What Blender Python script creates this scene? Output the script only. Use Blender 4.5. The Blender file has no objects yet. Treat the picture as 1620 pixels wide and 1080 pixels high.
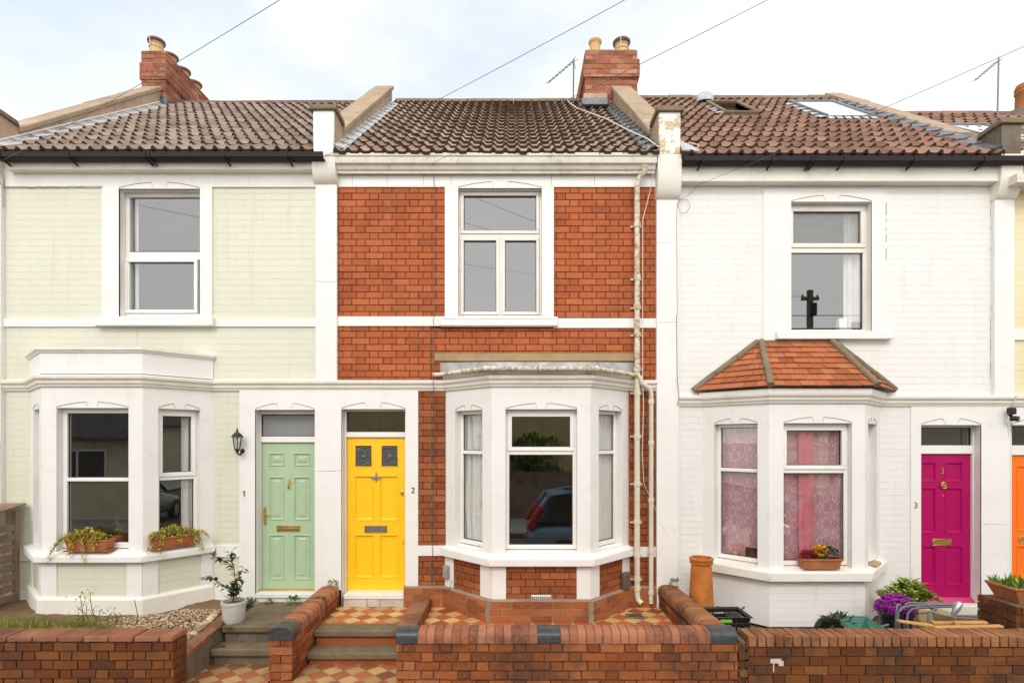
import bpy, bmesh, math, random
from mathutils import Vector, noise
random.seed(7)
SC = bpy.context.scene
COL = SC.collection
R = math.radians
# ------------------------------------------------------------------ camera
D0, CZ, S0, HX, HY = 7.2, 2.45, 125.0, 810.0, 695.0
cam_d = bpy.data.cameras.new('camera'); cam = bpy.data.objects.new('camera', cam_d); COL.objects.link(cam)
cam.location = (0, -D0, CZ); cam.rotation_euler = (R(90), 0, 0)
cam_d.sensor_width = 36; cam_d.lens = 20.0; cam_d.shift_y = 155/1620; cam_d.clip_end = 3000; cam_d.clip_start = 0.05
SC.camera = cam
# ------------------------------------------------------------------ sky and sun
SUN_EL, SUN_AZ = 41, 10          # sun high, behind the photographer, a little to the left
w = bpy.data.worlds.new('World'); SC.world = w; w.use_nodes = True
nt = w.node_tree; nt.nodes.clear()
def wn(t, **k):
    n = nt.nodes.new(t)
    for a, b in k.items(): setattr(n, a, b)
    return n
out = wn('ShaderNodeOutputWorld'); bg = wn('ShaderNodeBackground'); bg.inputs[1].default_value = 0.12
sky = wn('ShaderNodeTexSky', sky_type='NISHITA'); sky.sun_disc = False
sky.sun_elevation = R(SUN_EL); sky.sun_rotation = R(180+SUN_AZ); sky.dust_density = 1.5
tc = wn('ShaderNodeTexCoord')
mp = wn('ShaderNodeMapping'); mp.inputs['Scale'].default_value = (1, 1, 1.9); mp.inputs['Location'].default_value = (3.3, 0.4, 1.2)
nz = wn('ShaderNodeTexNoise'); nz.inputs['Scale'].default_value = 2.1; nz.inputs['Detail'].default_value = 9; nz.inputs['Roughness'].default_value = .55
nt.links.new(tc.outputs['Generated'], mp.inputs[0]); nt.links.new(mp.outputs[0], nz.inputs['Vector'])
sep = wn('ShaderNodeSeparateXYZ'); nt.links.new(tc.outputs['Generated'], sep.inputs[0])
def wm(op, a, b=None, clamp=False):
    n = wn('ShaderNodeMath', operation=op); n.use_clamp = clamp
    for i, v in enumerate((a, b)):
        if v is None: continue
        if isinstance(v, (int, float)): n.inputs[i].default_value = v
        else: nt.links.new(v, n.inputs[i])
    return n.outputs[0]
cov = wm('ADD', nz.outputs['Fac'], wm('MULTIPLY', sep.outputs['X'], .42))        # the cloud breaks towards the left
cov = wm('ADD', cov, wm('MULTIPLY', sep.outputs['Y'], -.25))
mr = wn('ShaderNodeMapRange', interpolation_type='SMOOTHSTEP'); nt.links.new(cov, mr.inputs[0])
mr.inputs[1].default_value = .02; mr.inputs[2].default_value = .42; mr.inputs[3].default_value = .55; mr.inputs[4].default_value = 1
cl = wn('ShaderNodeMix', data_type='RGBA')       # clouds are brighter on the sunward side and grey in their hollows
front = wm('POWER', wm('MULTIPLY', wm('ADD', wm('MULTIPLY', sep.outputs['Y'], -1.), .25), .8, True), 1.5, True)
nt.links.new(front, cl.inputs[0]); cl.inputs[6].default_value = (10.9, 11.0, 11.0, 1); cl.inputs[7].default_value = (25., 24.8, 24.6, 1)
n2 = wn('ShaderNodeTexNoise'); n2.inputs['Scale'].default_value = 3.4; n2.inputs['Detail'].default_value = 6; nt.links.new(mp.outputs[0], n2.inputs['Vector'])
shade = wm('ADD', wm('MULTIPLY', n2.outputs['Fac'], .22), .89)
cm = wn('ShaderNodeVectorMath', operation='SCALE'); nt.links.new(cl.outputs[2], cm.inputs[0]); nt.links.new(shade, cm.inputs['Scale'])
tnt = wn('ShaderNodeVectorMath', operation='MULTIPLY'); nt.links.new(sky.outputs[0], tnt.inputs[0]); tnt.inputs[1].default_value = (.93, 1.05, .96)
skb = wn('ShaderNodeVectorMath', operation='SCALE'); nt.links.new(tnt.outputs[0], skb.inputs[0]); skb.inputs['Scale'].default_value = 2.7
mx = wn('ShaderNodeMix', data_type='RGBA')
nt.links.new(mr.outputs[0], mx.inputs[0]); nt.links.new(skb.outputs[0], mx.inputs[6]); nt.links.new(cm.outputs[0], mx.inputs[7])
nt.links.new(mx.outputs[2], bg.inputs[0]); nt.links.new(bg.outputs[0], out.inputs[0])
sl = bpy.data.lights.new('sun', 'SUN'); sl.energy = 1.3; sl.angle = R(18); sl.color = (1, .95, .87)
so = bpy.data.objects.new('sun', sl); COL.objects.link(so)
so.rotation_euler = (R(90-SUN_EL), 0, R(-SUN_AZ))
SC.view_settings.view_transform = 'Standard'; SC.view_settings.look = 'None'; SC.view_settings.exposure = -0.21; SC.view_settings.gamma = 1
SC.cycles.max_bounces = 8; SC.cycles.transparent_max_bounces = 12

# ------------------------------------------------------------------ measuring helpers: photo measure on a plane at depth Y -> metres
def X(px, Y=0.): return (px-HX)/S0*(D0+Y)/D0
def Z(py, Y=0.): return CZ+(HY-py)/S0*(D0+Y)/D0

# ------------------------------------------------------------------ materials
class G:
    def __init__(s, name):
        s.m = bpy.data.materials.new(name); s.m.use_nodes = True; s.t = s.m.node_tree; s.t.nodes.clear()
        s.o = s.n('ShaderNodeOutputMaterial')
    def n(s, t, **k):
        n = s.t.nodes.new(t)
        for a, b in k.items(): setattr(n, a, b)
        return n
    def put(s, sock, v):
        if v is None: return
        if hasattr(v, 'links') or isinstance(v, bpy.types.NodeSocket): s.t.links.new(v, sock)
        else: sock.default_value = v
    def math(s, op, a, b=None, c=None, clamp=False):
        n = s.n('ShaderNodeMath', operation=op); n.use_clamp = clamp
        for i, v in enumerate((a, b, c)): s.put(n.inputs[i], v)
        return n.outputs[0]
    def mix(s, f, a, b, blend='MIX'):
        n = s.n('ShaderNodeMix', data_type='RGBA', blend_type=blend)
        s.put(n.inputs[0], f)
        for i, v in ((6, a), (7, b)):
            if isinstance(v, tuple) and len(v) == 3: v = (*v, 1)
            s.put(n.inputs[i], v)
        return n.outputs[2]
    def coord(s, kind='Object', scale=(1, 1, 1)):
        t = s.n('ShaderNodeTexCoord'); m = s.n('ShaderNodeMapping'); m.inputs['Scale'].default_value = scale
        s.t.links.new(t.outputs[kind], m.inputs[0]); return m.outputs[0]
    def noise(s, scale, detail=4, vec=None, rough=.55, dist=0):
        n = s.n('ShaderNodeTexNoise'); n.inputs['Scale'].default_value = scale; n.inputs['Detail'].default_value = detail
        n.inputs['Roughness'].default_value = rough; n.inputs['Distortion'].default_value = dist
        s.t.links.new(vec or s.coord(), n.inputs['Vector']); return n.outputs['Fac']
    def ramp(s, f, stops, interp='LINEAR'):
        n = s.n('ShaderNodeValToRGB'); n.color_ramp.interpolation = interp; e = n.color_ramp.elements
        while len(e) > 1: e.remove(e[-1])
        for i, (p, c) in enumerate(stops):
            if i: x = e.new(p)
            else: x = e[0]; x.position = p
            x.color = (*c, 1) if isinstance(c, tuple) else (c, c, c, 1)
        s.put(n.inputs[0], f); return n.outputs[0]
    def rng(s, f, a, b, c=0., d=1.):
        n = s.n('ShaderNodeMapRange', interpolation_type='SMOOTHSTEP'); s.put(n.inputs[0], f)
        for i, v in enumerate((a, b, c, d)): n.inputs[i+1].default_value = v
        return n.outputs[0]
    def island(s): return s.n('ShaderNodeNewGeometry').outputs['Random Per Island']
    def bump(s, h, strength=.3, dist=.01):
        n = s.n('ShaderNodeBump'); n.inputs['Strength'].default_value = strength; n.inputs['Distance'].default_value = dist
        s.put(n.inputs['Height'], h); return n.outputs[0]
    def pbr(s, col, rough=.6, metal=0., normal=None, spec=.5):
        b = s.n('ShaderNodeBsdfPrincipled')
        if isinstance(col, tuple) and len(col) == 3: col = (*col, 1)
        s.put(b.inputs['Base Color'], col); s.put(b.inputs['Roughness'], rough); s.put(b.inputs['Metallic'], metal)
        b.inputs['Specular IOR Level'].default_value = spec
        if normal is not None: s.put(b.inputs['Normal'], normal)
        s.t.links.new(b.outputs[0], s.o.inputs[0]); return s.m

def paint(name, col, col2=None, rough=.55, dirt=(.42, .36, .27), damt=.35, bump=.25, streak=True, fine=70):
    g = G(name); col2 = col2 or tuple(c*.93 for c in col)
    c = g.mix(g.rng(g.noise(2.2, 5), .35, .7), col, col2)
    d = g.rng(g.noise(5.5, 9, rough=.68), .53, .76)
    if streak:
        s_ = g.rng(g.noise(1., 5, vec=g.coord('UV', (14, .9, 1)), rough=.6), .50, .78)
        d = g.math('ADD', g.math('MULTIPLY', d, .6), g.math('MULTIPLY', s_, .22), clamp=True)
    c = g.mix(g.math('MULTIPLY', d, damt), c, dirt)
    # small chips and specks
    c = g.mix(g.rng(g.noise(38, 3), .74, .80, 0, .5), c, dirt)
    return g.pbr(c, rough, normal=g.bump(g.math('ADD', g.noise(fine, 4), g.math('MULTIPLY', g.noise(9, 3), 1.5)), bump, .006))

def painted_brick(name, col, col2, line=(.40, .37, .28), amt=.55, bw=.2255, bh=.083):
    g = G(name)
    v = g.coord('UV')
    b = g.n('ShaderNodeTexBrick'); g.t.links.new(v, b.inputs['Vector'])
    b.offset = .5; b.inputs['Scale'].default_value = 1; b.inputs['Mortar Size'].default_value = .0032; b.inputs['Mortar Smooth'].default_value = .35
    b.inputs['Brick Width'].default_value = bw; b.inputs['Row Height'].default_value = bh
    b.inputs['Color1'].default_value = (0, 0, 0, 1); b.inputs['Color2'].default_value = (1, 1, 1, 1)
    sx = g.n('ShaderNodeSeparateXYZ'); g.t.links.new(v, sx.inputs[0])
    row = g.math('ABSOLUTE', g.math('SUBTRACT', g.math('FRACT', g.math('ADD', g.math('DIVIDE', sx.outputs[1], bh), .5)), .5))
    hline = g.rng(row, .012, .05, 1, 0)
    c = g.mix(g.rng(g.noise(1.8, 5), .3, .7), col, col2)
    c = g.mix(g.math('MULTIPLY', g.rng(b.outputs['Color'], 0, 1), .05), c, tuple(x*.82 for x in col2))
    msk = g.rng(g.noise(3.0, 6, vec=g.coord('UV', (.8, 5, 1)), rough=.7), .44, .62)
    c = g.mix(g.math('MULTIPLY', g.math('MULTIPLY', hline, msk), amt), c, line)
    c = g.mix(g.math('MULTIPLY', b.outputs['Fac'], .10), c, line)
    c = g.mix(g.rng(g.noise(26, 4), .72, .80, 0, .45), c, line)
    st = g.rng(g.noise(1., 5, vec=g.coord('UV', (9, .7, 1)), rough=.6), .52, .78, 0, .25)
    c = g.mix(st, c, line)
    h = g.math('ADD', g.math('MULTIPLY', b.outputs['Fac'], -1.0), g.math('MULTIPLY', g.noise(60, 4), .35))
    h = g.math('ADD', h, g.math('MULTIPLY', g.noise(11, 3), .5))
    return g.pbr(c, .6, normal=g.bump(h, .55, .006))

def brick(name, stops, rough=.8, white=0., dark=.35, soot=(.05, .035, .028), scale=1.):
    g = G(name)
    c = g.ramp(g.island(), stops)
    c = g.mix(g.rng(g.noise(34*scale, 6, rough=.7), .35, .75), c, tuple(min(1, x*1.0) for x in stops[len(stops)//2][1]), 'MIX')
    c = g.mix(g.rng(g.noise(150, 2), .62, .75, 0, .35), c, soot)
    c = g.mix(g.rng(g.noise(1.6, 8, rough=.7), .43, .68, 0, dark), c, soot)
    if white: c = g.mix(g.rng(g.noise(7, 10, rough=.75), .64, .72, 0, white), c, (.55, .50, .44))
    h = g.math('ADD', g.noise(120, 4), g.math('MULTIPLY', g.noise(25, 3), 1.2))
    return g.pbr(c, rough, normal=g.bump(h, .45, .006), spec=.12)

def stone(name, a, b_, dirt, rough=.85, moss=None, mossamt=.0, scale=1., streak=0.):
    g = G(name)
    c = g.mix(g.rng(g.noise(4*scale, 8, rough=.65), .35, .68), a, b_)
    c = g.mix(g.rng(g.noise(40*scale, 5, rough=.7), .55, .72, 0, .6), c, dirt)
    c = g.mix(g.rng(g.noise(1.7*scale, 7, rough=.7), .5, .75, 0, .6), c, dirt)
    if streak: c = g.mix(g.rng(g.noise(1., 6, vec=g.coord('UV', (12, .8, 1)), rough=.65), .5, .78, 0, streak), c, dirt)
    if moss: c = g.mix(g.rng(g.noise(6, 9, rough=.72), .52, .68, 0, mossamt), c, moss)
    h = g.math('ADD', g.noise(90, 5), g.math('MULTIPLY', g.noise(18, 4), 1.6))
    return g.pbr(c, rough, normal=g.bump(h, .5, .008), spec=.15)

def plain(name, col, rough=.5, metal=0., var=.12, bump=.08, scale=30, spec=.5):
    g = G(name)
    c = g.mix(g.rng(g.noise(scale, 5), .3, .7), col, tuple(x*(1-var) for x in col))
    return g.pbr(c, g.rng(g.noise(scale*.6, 4), .2, .8, rough*.85, min(1, rough*1.15)), metal, normal=g.bump(g.noise(scale*3, 3), bump, .003), spec=spec)

def leafmat(name, stops, rough=.5):
    g = G(name)
    c = g.ramp(g.island(), stops)
    b = g.n('ShaderNodeBsdfPrincipled'); g.put(b.inputs['Base Color'], c); b.inputs['Roughness'].default_value = rough
    t = g.n('ShaderNodeBsdfTranslucent'); g.put(t.inputs[0], c)
    m = g.n('ShaderNodeMixShader'); m.inputs[0].default_value = .25
    g.t.links.new(b.outputs[0], m.inputs[1]); g.t.links.new(t.outputs[0], m.inputs[2]); g.t.links.new(m.outputs[0], g.o.inputs[0]); return g.m

def glassmat(name, ior=2.3, tint=(.93, .95, .95), bump=0., bscale=3., rough=0.0, frost=0.):
    g = G(name)
    nrm = g.bump(g.noise(bscale, 2), bump, .02) if bump else None
    lw = g.n('ShaderNodeLayerWeight'); lw.inputs[0].default_value = .5
    r0 = ((ior-1)/(ior+1))**2; f = g.math('ADD', g.math('MULTIPLY', g.math('POWER', lw.outputs['Facing'], 5.), 1-r0), r0, clamp=True)
    tr = g.n('ShaderNodeBsdfTransparent'); tr.inputs[0].default_value = (*tint, 1)
    gl = g.n('ShaderNodeBsdfGlossy'); gl.inputs['Roughness'].default_value = rough
    if nrm: g.t.links.new(nrm, gl.inputs['Normal'])
    m = g.n('ShaderNodeMixShader'); g.t.links.new(f, m.inputs[0]); g.t.links.new(tr.outputs[0], m.inputs[1]); g.t.links.new(gl.outputs[0], m.inputs[2])
    last = m.outputs[0]
    if frost:
        df = g.n('ShaderNodeBsdfDiffuse'); df.inputs[0].default_value = (.45, .46, .45, 1)
        tl = g.n('ShaderNodeMixShader'); tl.inputs[0].default_value = frost
        g.t.links.new(last, tl.inputs[1]); g.t.links.new(df.outputs[0], tl.inputs[2]); last = tl.outputs[0]
    g.t.links.new(last, g.o.inputs[0]); return g.m

def tilefloor(name, cA, cB, size=.152, rot=45, dirt=.4):
    g = G(name)
    t = g.n('ShaderNodeTexCoord'); mp = g.n('ShaderNodeMapping'); mp.inputs['Rotation'].default_value = (0, 0, R(rot)); mp.inputs['Scale'].default_value = (1/size,)*3
    g.t.links.new(t.outputs['UV'], mp.inputs[0]); s_ = g.n('ShaderNodeSeparateXYZ'); g.t.links.new(mp.outputs[0], s_.inputs[0])
    u, v = s_.outputs[0], s_.outputs[1]
    fu, fv = g.math('FLOOR', u), g.math('FLOOR', v)
    par = g.math('FLOORED_MODULO', g.math('ADD', fu, fv), 2)
    cx = g.n('ShaderNodeCombineXYZ'); g.t.links.new(fu, cx.inputs[0]); g.t.links.new(fv, cx.inputs[1])
    wnz = g.n('ShaderNodeTexWhiteNoise', noise_dimensions='2D'); g.t.links.new(cx.outputs[0], wnz.inputs['Vector'])
    rnd = wnz.outputs['Value']
    a = g.ramp(rnd, [(0, tuple(x*.62 for x in cA)), (.5, cA), (1, tuple(min(1, x*1.25) for x in cA))])
    b = g.ramp(rnd, [(0, tuple(x*.70 for x in cB)), (.5, cB), (1, tuple(min(1, x*1.15) for x in cB))])
    c = g.mix(par, a, b)
    def edge(x): return g.math('ABSOLUTE', g.math('SUBTRACT', g.math('FRACT', x), .5))
    e = g.math('MAXIMUM', edge(u), edge(v)); gm = g.rng(e, .478, .49)
    c = g.mix(g.rng(g.noise(3, 8, rough=.7), .48, .72, 0, dirt), c, (.16, .11, .07))
    c = g.mix(g.rng(g.noise(45, 5), .6, .75, 0, .4), c, (.2, .15, .1))
    c = g.mix(gm, c, (.14, .11, .085))
    return g.pbr(c, .55, normal=g.bump(g.math('ADD', g.math('MULTIPLY', gm, -1.), g.math('MULTIPLY', g.noise(60, 3), .3)), .5, .005))

def ogee(name):
    g = G(name)
    s_ = g.n('ShaderNodeSeparateXYZ'); g.t.links.new(g.coord('UV'), s_.inputs[0]); u, v = s_.outputs[0], s_.outputs[1]
    p, q = .135, .20
    sn = g.math('MULTIPLY', g.math('SINE', g.math('MULTIPLY', v, 2*math.pi/q)), p*.24)
    def ln(x): return g.math('ABSOLUTE', g.math('SUBTRACT', g.math('FRACT', g.math('DIVIDE', x, p)), .5))
    d1 = ln(g.math('ADD', u, sn)); d2 = ln(g.math('SUBTRACT', g.math('ADD', u, p/2), sn))
    m = g.math('MAXIMUM', g.rng(d1, .02, .055, 1, 0), g.rng(d2, .02, .055, 1, 0))
    c = g.mix(g.rng(g.noise(6, 4), .3, .7), (.80, .44, .49), (.72, .37, .42))
    c = g.mix(g.math('MULTIPLY', m, .9), c, (.93, .86, .85))
    b = g.n('ShaderNodeBsdfDiffuse'); g.put(b.inputs[0], c)
    t = g.n('ShaderNodeBsdfTranslucent'); g.put(t.inputs[0], c)
    mm = g.n('ShaderNodeMixShader'); mm.inputs[0].default_value = .3
    g.t.links.new(b.outputs[0], mm.inputs[1]); g.t.links.new(t.outputs[0], mm.inputs[2]); g.t.links.new(mm.outputs[0], g.o.inputs[0]); return g.m

def gravelmat(name, stops):
    g = G(name); return g.pbr(g.ramp(g.island(), stops), .85, normal=g.bump(g.noise(200, 3), .3, .003))

W = (.80, .77, .715)
M = dict(
 white=paint('white_masonry_paint', (.785, .765, .735), (.76, .735, .695)),
 white2=paint('aged_white_paint', (.78, .74, .665), (.73, .685, .605), damt=.55),
 cornice=paint('cornice_paint', (.76, .715, .635), (.70, .65, .565), damt=.55, bump=.2),
 greenbrick=painted_brick('green_painted_brick', (.66, .65, .53), (.64, .632, .505), line=(.47, .45, .30)),
 whitebrick=painted_brick('white_painted_brick', (.765, .75, .72), (.745, .725, .69), line=(.52, .47, .39), amt=.42),
 creambrick=painted_brick('cream_painted_brick', (.76, .67, .44), (.73, .63, .40)),
 upvc=paint('white_plastic_frame', (.82, .80, .765), (.80, .775, .735), rough=.3, damt=.22, bump=.05, streak=False),
 cream_upvc=paint('cream_window_frame', (.77, .725, .65), (.73, .68, .60), rough=.35, damt=.3, bump=.05, streak=False),
 mortar=stone('dark_mortar', (.085, .030, .015), (.06, .025, .015), (.05, .035, .03)),
 mortar_pale=stone('pale_mortar', (.33, .25, .18), (.26, .195, .14), (.12, .09, .07)),
 mortar_mid=stone('brown_mortar', (.20, .13, .085), (.15, .095, .06), (.08, .05, .03)),
 mortar_old=stone('weathered_mortar', (.17, .12, .085), (.12, .085, .06), (.06, .045, .035)),
 brick_up=brick('orange_facing_brick', [(0, (.31, .078, .032)), (.2, (.385, .100, .037)), (.55, (.43, .116, .042)), (.85, (.46, .130, .048)), (1, (.49, .155, .068))], dark=.30),
 brick_low=brick('brown_red_brick', [(0, (.17, .052, .022)), (.3, (.27, .077, .027)), (.6, (.32, .095, .034)), (.85, (.36, .112, .04)), (1, (.40, .15, .065))], dark=.3),
 brick_plinth=brick('plinth_brick', [(0, (.24, .065, .022)), (.4, (.34, .10, .03)), (.8, (.40, .125, .04)), (1, (.44, .17, .07))], dark=.35),
 brick_chim=brick('chimney_brick', [(0, (.16, .06, .04)), (.3, (.30, .105, .06)), (.6, (.38, .14, .08)), (.9, (.44, .19, .115)), (1, (.48, .28, .19))], dark=.55, white=.25),
 brick_wall=brick('garden_wall_brick', [(0, (.12, .04, .019)), (.25, (.22, .062, .022)), (.55, (.30, .088, .028)), (.85, (.36, .115, .038)), (1, (.40, .17, .075))], dark=.7, white=.28),
 brick_old=brick('weathered_wall_brick', [(0, (.075, .027, .011)), (.3, (.13, .042, .014)), (.6, (.165, .055, .017)), (.85, (.205, .075, .022)), (1, (.25, .105, .033))], dark=.85, white=.06),
 cope=brick('bullnose_coping_brick', [(0, (.16, .062, .038)), (.25, (.28, .10, .055)), (.5, (.37, .14, .075)), (.8, (.42, .175, .095)), (1, (.36, .20, .10))], dark=.85),
 cope_old=brick('weathered_coping_brick', [(0, (.16, .066, .033)), (.4, (.26, .105, .045)), (.8, (.33, .14, .06)), (1, (.37, .19, .095))], dark=.75),
 cope_pink=brick('pink_coping_brick', [(0, (.21, .085, .045)), (.5, (.30, .125, .068)), (1, (.36, .175, .10))], dark=.65),
 blue=plain('blue_engineering_brick', (.055, .06, .065), .38, var=.5, bump=.2, scale=14),
 parapet=stone('parapet_render', (.49, .365, .25), (.41, .30, .20), (.16, .125, .09), streak=.6),
 parapet_dark=stone('stained_concrete', (.20, .165, .125), (.13, .105, .08), (.05, .042, .035), streak=.8),
 cope_stone=stone('parapet_coping_stone', (.42, .315, .22), (.34, .25, .17), (.17, .12, .08), moss=(.16, .15, .09), mossamt=.4),
 cap_stone=stone('cap_stone', (.24, .18, .12), (.19, .15, .10), (.10, .085, .06), moss=(.14, .13, .06), mossamt=.6),
 peeling=None, lead=plain('lead_sheet', (.17, .18, .195), .42, metal=.35, var=.4, bump=.4, scale=7),
 lead_pale=plain('pale_lead', (.52, .53, .54), .5, var=.35, bump=.3, scale=8),
 gutter_black=plain('black_gutter', (.018, .014, .013), .5, var=.2, spec=.2),
 gutter_white=paint('stained_white_gutter', (.72, .675, .59), (.63, .58, .49), damt=1.0, dirt=(.17, .14, .10)),
 pipe_old=None,
 pipe_new=paint('cream_plastic_pipe', (.66, .60, .47), (.62, .55, .42), damt=.4, bump=.05, rough=.4),
 buff=stone('sand_stone', (.36, .27, .15), (.31, .225, .12), (.21, .15, .08)),
 step=stone('mossy_step_stone', (.20, .155, .098), (.15, .115, .07), (.075, .058, .035), moss=(.115, .105, .045), mossamt=.55),
 riser=stone('grey_riser_stone', (.21, .17, .125), (.155, .125, .09), (.07, .055, .04), moss=(.10, .10, .04), mossamt=.4, streak=.6),
 marble=stone('pale_riser_tile', (.58, .52, .45), (.52, .46, .39), (.4, .33, .27), rough=.4),
 pavement=stone('paving', (.42, .395, .36), (.37, .345, .315), (.1, .095, .09)),
 asphalt=stone('asphalt', (.13, .125, .12), (.11, .105, .10), (.03, .03, .03)),
 soil=stone('garden_soil', (.20, .13, .07), (.14, .09, .05), (.06, .045, .03), moss=(.15, .16, .04), mossamt=.5),
 gravel=gravelmat('gravel', [(0, (.13, .08, .045)), (.3, (.28, .18, .10)), (.6, (.42, .28, .16)), (.85, (.52, .38, .24)), (1, (.62, .52, .4))]),
 floor=tilefloor('terracotta_and_buff_tiles', (.40, .10, .032), (.60, .36, .13), size=.165),
 floor_low=tilefloor('worn_terracotta_tiles', (.34, .10, .04), (.50, .30, .12), size=.165, dirt=.65),
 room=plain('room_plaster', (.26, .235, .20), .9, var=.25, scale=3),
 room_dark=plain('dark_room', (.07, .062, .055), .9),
 glass=glassmat('window_glass', ior=2.75, tint=(.99, .99, .98)), glass_frost=glassmat('obscured_glass', bump=.6, bscale=60, rough=.25, frost=.35),
 glass_lead=glassmat('leaded_glass', ior=1.8, tint=(.35, .34, .27), bump=.5, bscale=30, rough=.12, frost=.12),
 gasket=plain('black_gasket', (.02, .02, .022), .5),
 crack=plain('dark_joint_and_head_shade', (.20, .155, .11), .9), wire=plain('black_cable', (.10, .095, .09), .6), wire_w=plain('white_cable', (.72, .68, .6), .5),  # crack: dark joints, also the painted shade lines over window and door heads
 yellow=plain('yellow_door_paint', (.94, .55, .010), .36, var=.05, bump=.015, scale=6), sage=plain('sage_door_paint', (.40, .53, .34), .45, var=.07, bump=.03, scale=8),
 magenta=plain('magenta_door_paint', (.41, .0015, .10), .38, var=.10, spec=.3, bump=.02, scale=7), orange=plain('orange_door_paint', (.90, .17, .008), .35, var=.04),
 brass=plain('brass', (.66, .44, .13), .3, metal=.85, var=.08, bump=.0), steel=plain('pewter', (.36, .33, .30), .38, metal=.8, var=.2), pink_edge=plain('pink_weatherboard', (.50, .03, .13), .35),
 iron=plain('black_iron', (.02, .02, .021), .4), ink=plain('black_lettering', (.05, .04, .035), .5), bronze=plain('brown_lettering', (.30, .20, .10), .4, metal=.4),
 pot_clay=plain('terracotta', (.44, .15, .05), .8, var=.3, scale=9, bump=.3), pot_orange=plain('orange_chimney_clay', (.56, .175, .022), .7, var=.35, scale=6, bump=.3),
 pot_buff=stone('buff_chimney_clay', (.62, .42, .20), (.52, .33, .15), (.3, .17, .08)), pot_brown=plain('brown_rim_clay', (.16, .075, .045), .6, var=.3),
 plastic_black=plain('black_plastic', (.012, .012, .013), .35), plastic_green=plain('green_plastic', (.02, .13, .085), .45), lime=plain('lime_label', (.2, .55, .05), .5),
 concrete_pot=stone('white_concrete_pot', (.55, .53, .5), (.48, .46, .43), (.36, .33, .3)),
 wood_grey=stone('weathered_timber', (.30, .21, .14), (.24, .165, .105), (.11, .08, .055), streak=.5), wood=stone('oiled_timber', (.64, .34, .12), (.55, .27, .09), (.28, .13, .05)),
 metal_grey=plain('grey_painted_metal', (.16, .17, .19), .4, metal=.3), alu=plain('aluminium', (.5, .5, .5), .4, metal=.7), grey_box=plain('grey_plastic', (.30, .30, .29), .5), brown_box=plain('brown_plastic', (.13, .075, .06), .5),
 curtain=None, curtain_w=None, ogee=ogee('pink_lattice_curtain'), pink=None,
 leaf=leafmat('green_leaf', [(0, (.05, .10, .012)), (.5, (.11, .20, .02)), (1, (.22, .33, .05))]),
 leaf_dark=leafmat('dark_leaf', [(0, (.02, .04, .012)), (.5, (.04, .075, .02)), (1, (.09, .13, .04))]),
 leaf_hebe=leafmat('yellow_green_leaf', [(0, (.08, .12, .012)), (.5, (.22, .30, .025)), (1, (.42, .50, .09))]),
 leaf_gold=leafmat('yellow_trailing_leaf', [(0, (.16, .18, .015)), (.35, (.42, .38, .025)), (.75, (.68, .5, .05)), (1, (.7, .62, .25))]),
 petal_y=leafmat('yellow_petal', [(0, (.7, .32, .01)), (1, (.85, .55, .03))]), petal_r=leafmat('red_petal', [(0, (.25, .01, .02)), (1, (.5, .03, .07))]),
 petal_p=leafmat('purple_petal', [(0, (.18, .003, .18)), (.5, (.42, .006, .38)), (1, (.58, .02, .52))]), petal_o=leafmat('peach_petal', [(0, (.72, .48, .16)), (1, (.78, .55, .25))]),
 petal_w=leafmat('white_petal', [(0, (.6, .6, .5)), (1, (.8, .8, .75))]), grass=leafmat('grass_blade', [(0, (.10, .12, .015)), (.5, (.20, .22, .03)), (1, (.33, .32, .06))]),
 twig=plain('brown_twig', (.09, .065, .03), .9),
 tan_render=stone('tan_render', (.78, .60, .33), (.70, .53, .28), (.18, .12, .05)), cream_render=stone('cream_render', (.74, .66, .48), (.70, .61, .43), (.34, .26, .15)),
 slate=stone('dark_slate', (.16, .145, .135), (.11, .10, .095), (.03, .03, .03)), fence=stone('fence_timber', (.32, .24, .18), (.25, .18, .13), (.06, .04, .03)),
 car_blue=plain('blue_car_paint', (.22, .36, .52), .22, metal=.3, var=.03), car_grey=plain('grey_car_paint', (.22, .225, .235), .22, metal=.4, var=.03), tyre=plain('tyre_rubber', (.02, .02, .02), .8),
 tail=plain('red_lamp', (.6, .01, .01), .2), car_glass=plain('dark_car_glass', (.02, .024, .026), .08), plate=plain('yellow_plate', (.7, .5, .04), .4), pole=plain('pole_timber', (.24, .19, .15), .9),
 gilt=plain('gold_threshold', (.62, .43, .13), .35, metal=.7), sky_glass=plain('skylight_blind', (.72, .75, .77), .25),
)
def tilemat(name, stops, moss, mamt, rough=.6):
    g = G(name)
    c = g.ramp(g.island(), stops)
    c = g.mix(g.rng(g.noise(30, 7, rough=.7), .5, .72, 0, .45), c, moss)
    c = g.mix(g.rng(g.noise(1.3, 8, rough=.7), .42, .72, 0, mamt), c, moss)
    c = g.mix(g.rng(g.noise(90, 3), .62, .75, 0, .35), c, (.30, .27, .2))
    return g.pbr(c, rough, normal=g.bump(g.math('ADD', g.noise(140, 3), g.math('MULTIPLY', g.noise(20, 4), 1.4)), .3, .006), spec=.2)
M['tile1'] = tilemat('pinkish_brown_roof_tile', [(0, (.20, .14, .10)), (.5, (.27, .195, .145)), (1, (.35, .265, .205))], (.14, .098, .07), .2, .5)
M['tile2'] = tilemat('weathered_brown_roof_tile', [(0, (.22, .145, .092)), (.5, (.31, .21, .138)), (1, (.40, .285, .195))], (.12, .082, .052), .45)
M['tile3'] = tilemat('red_brown_roof_tile', [(0, (.17, .083, .052)), (.5, (.26, .132, .085)), (1, (.34, .19, .13))], (.16, .10, .07), .35)
M['clay'] = tilemat('orange_clay_tile', [(0, (.26, .075, .032)), (.35, (.40, .12, .045)), (.8, (.46, .15, .058)), (1, (.36, .14, .07))], (.22, .08, .04), .3)
g = G('peeling_paint')
pm = g.rng(g.noise(7, 9, rough=.72, dist=.4), .50, .545)
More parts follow.
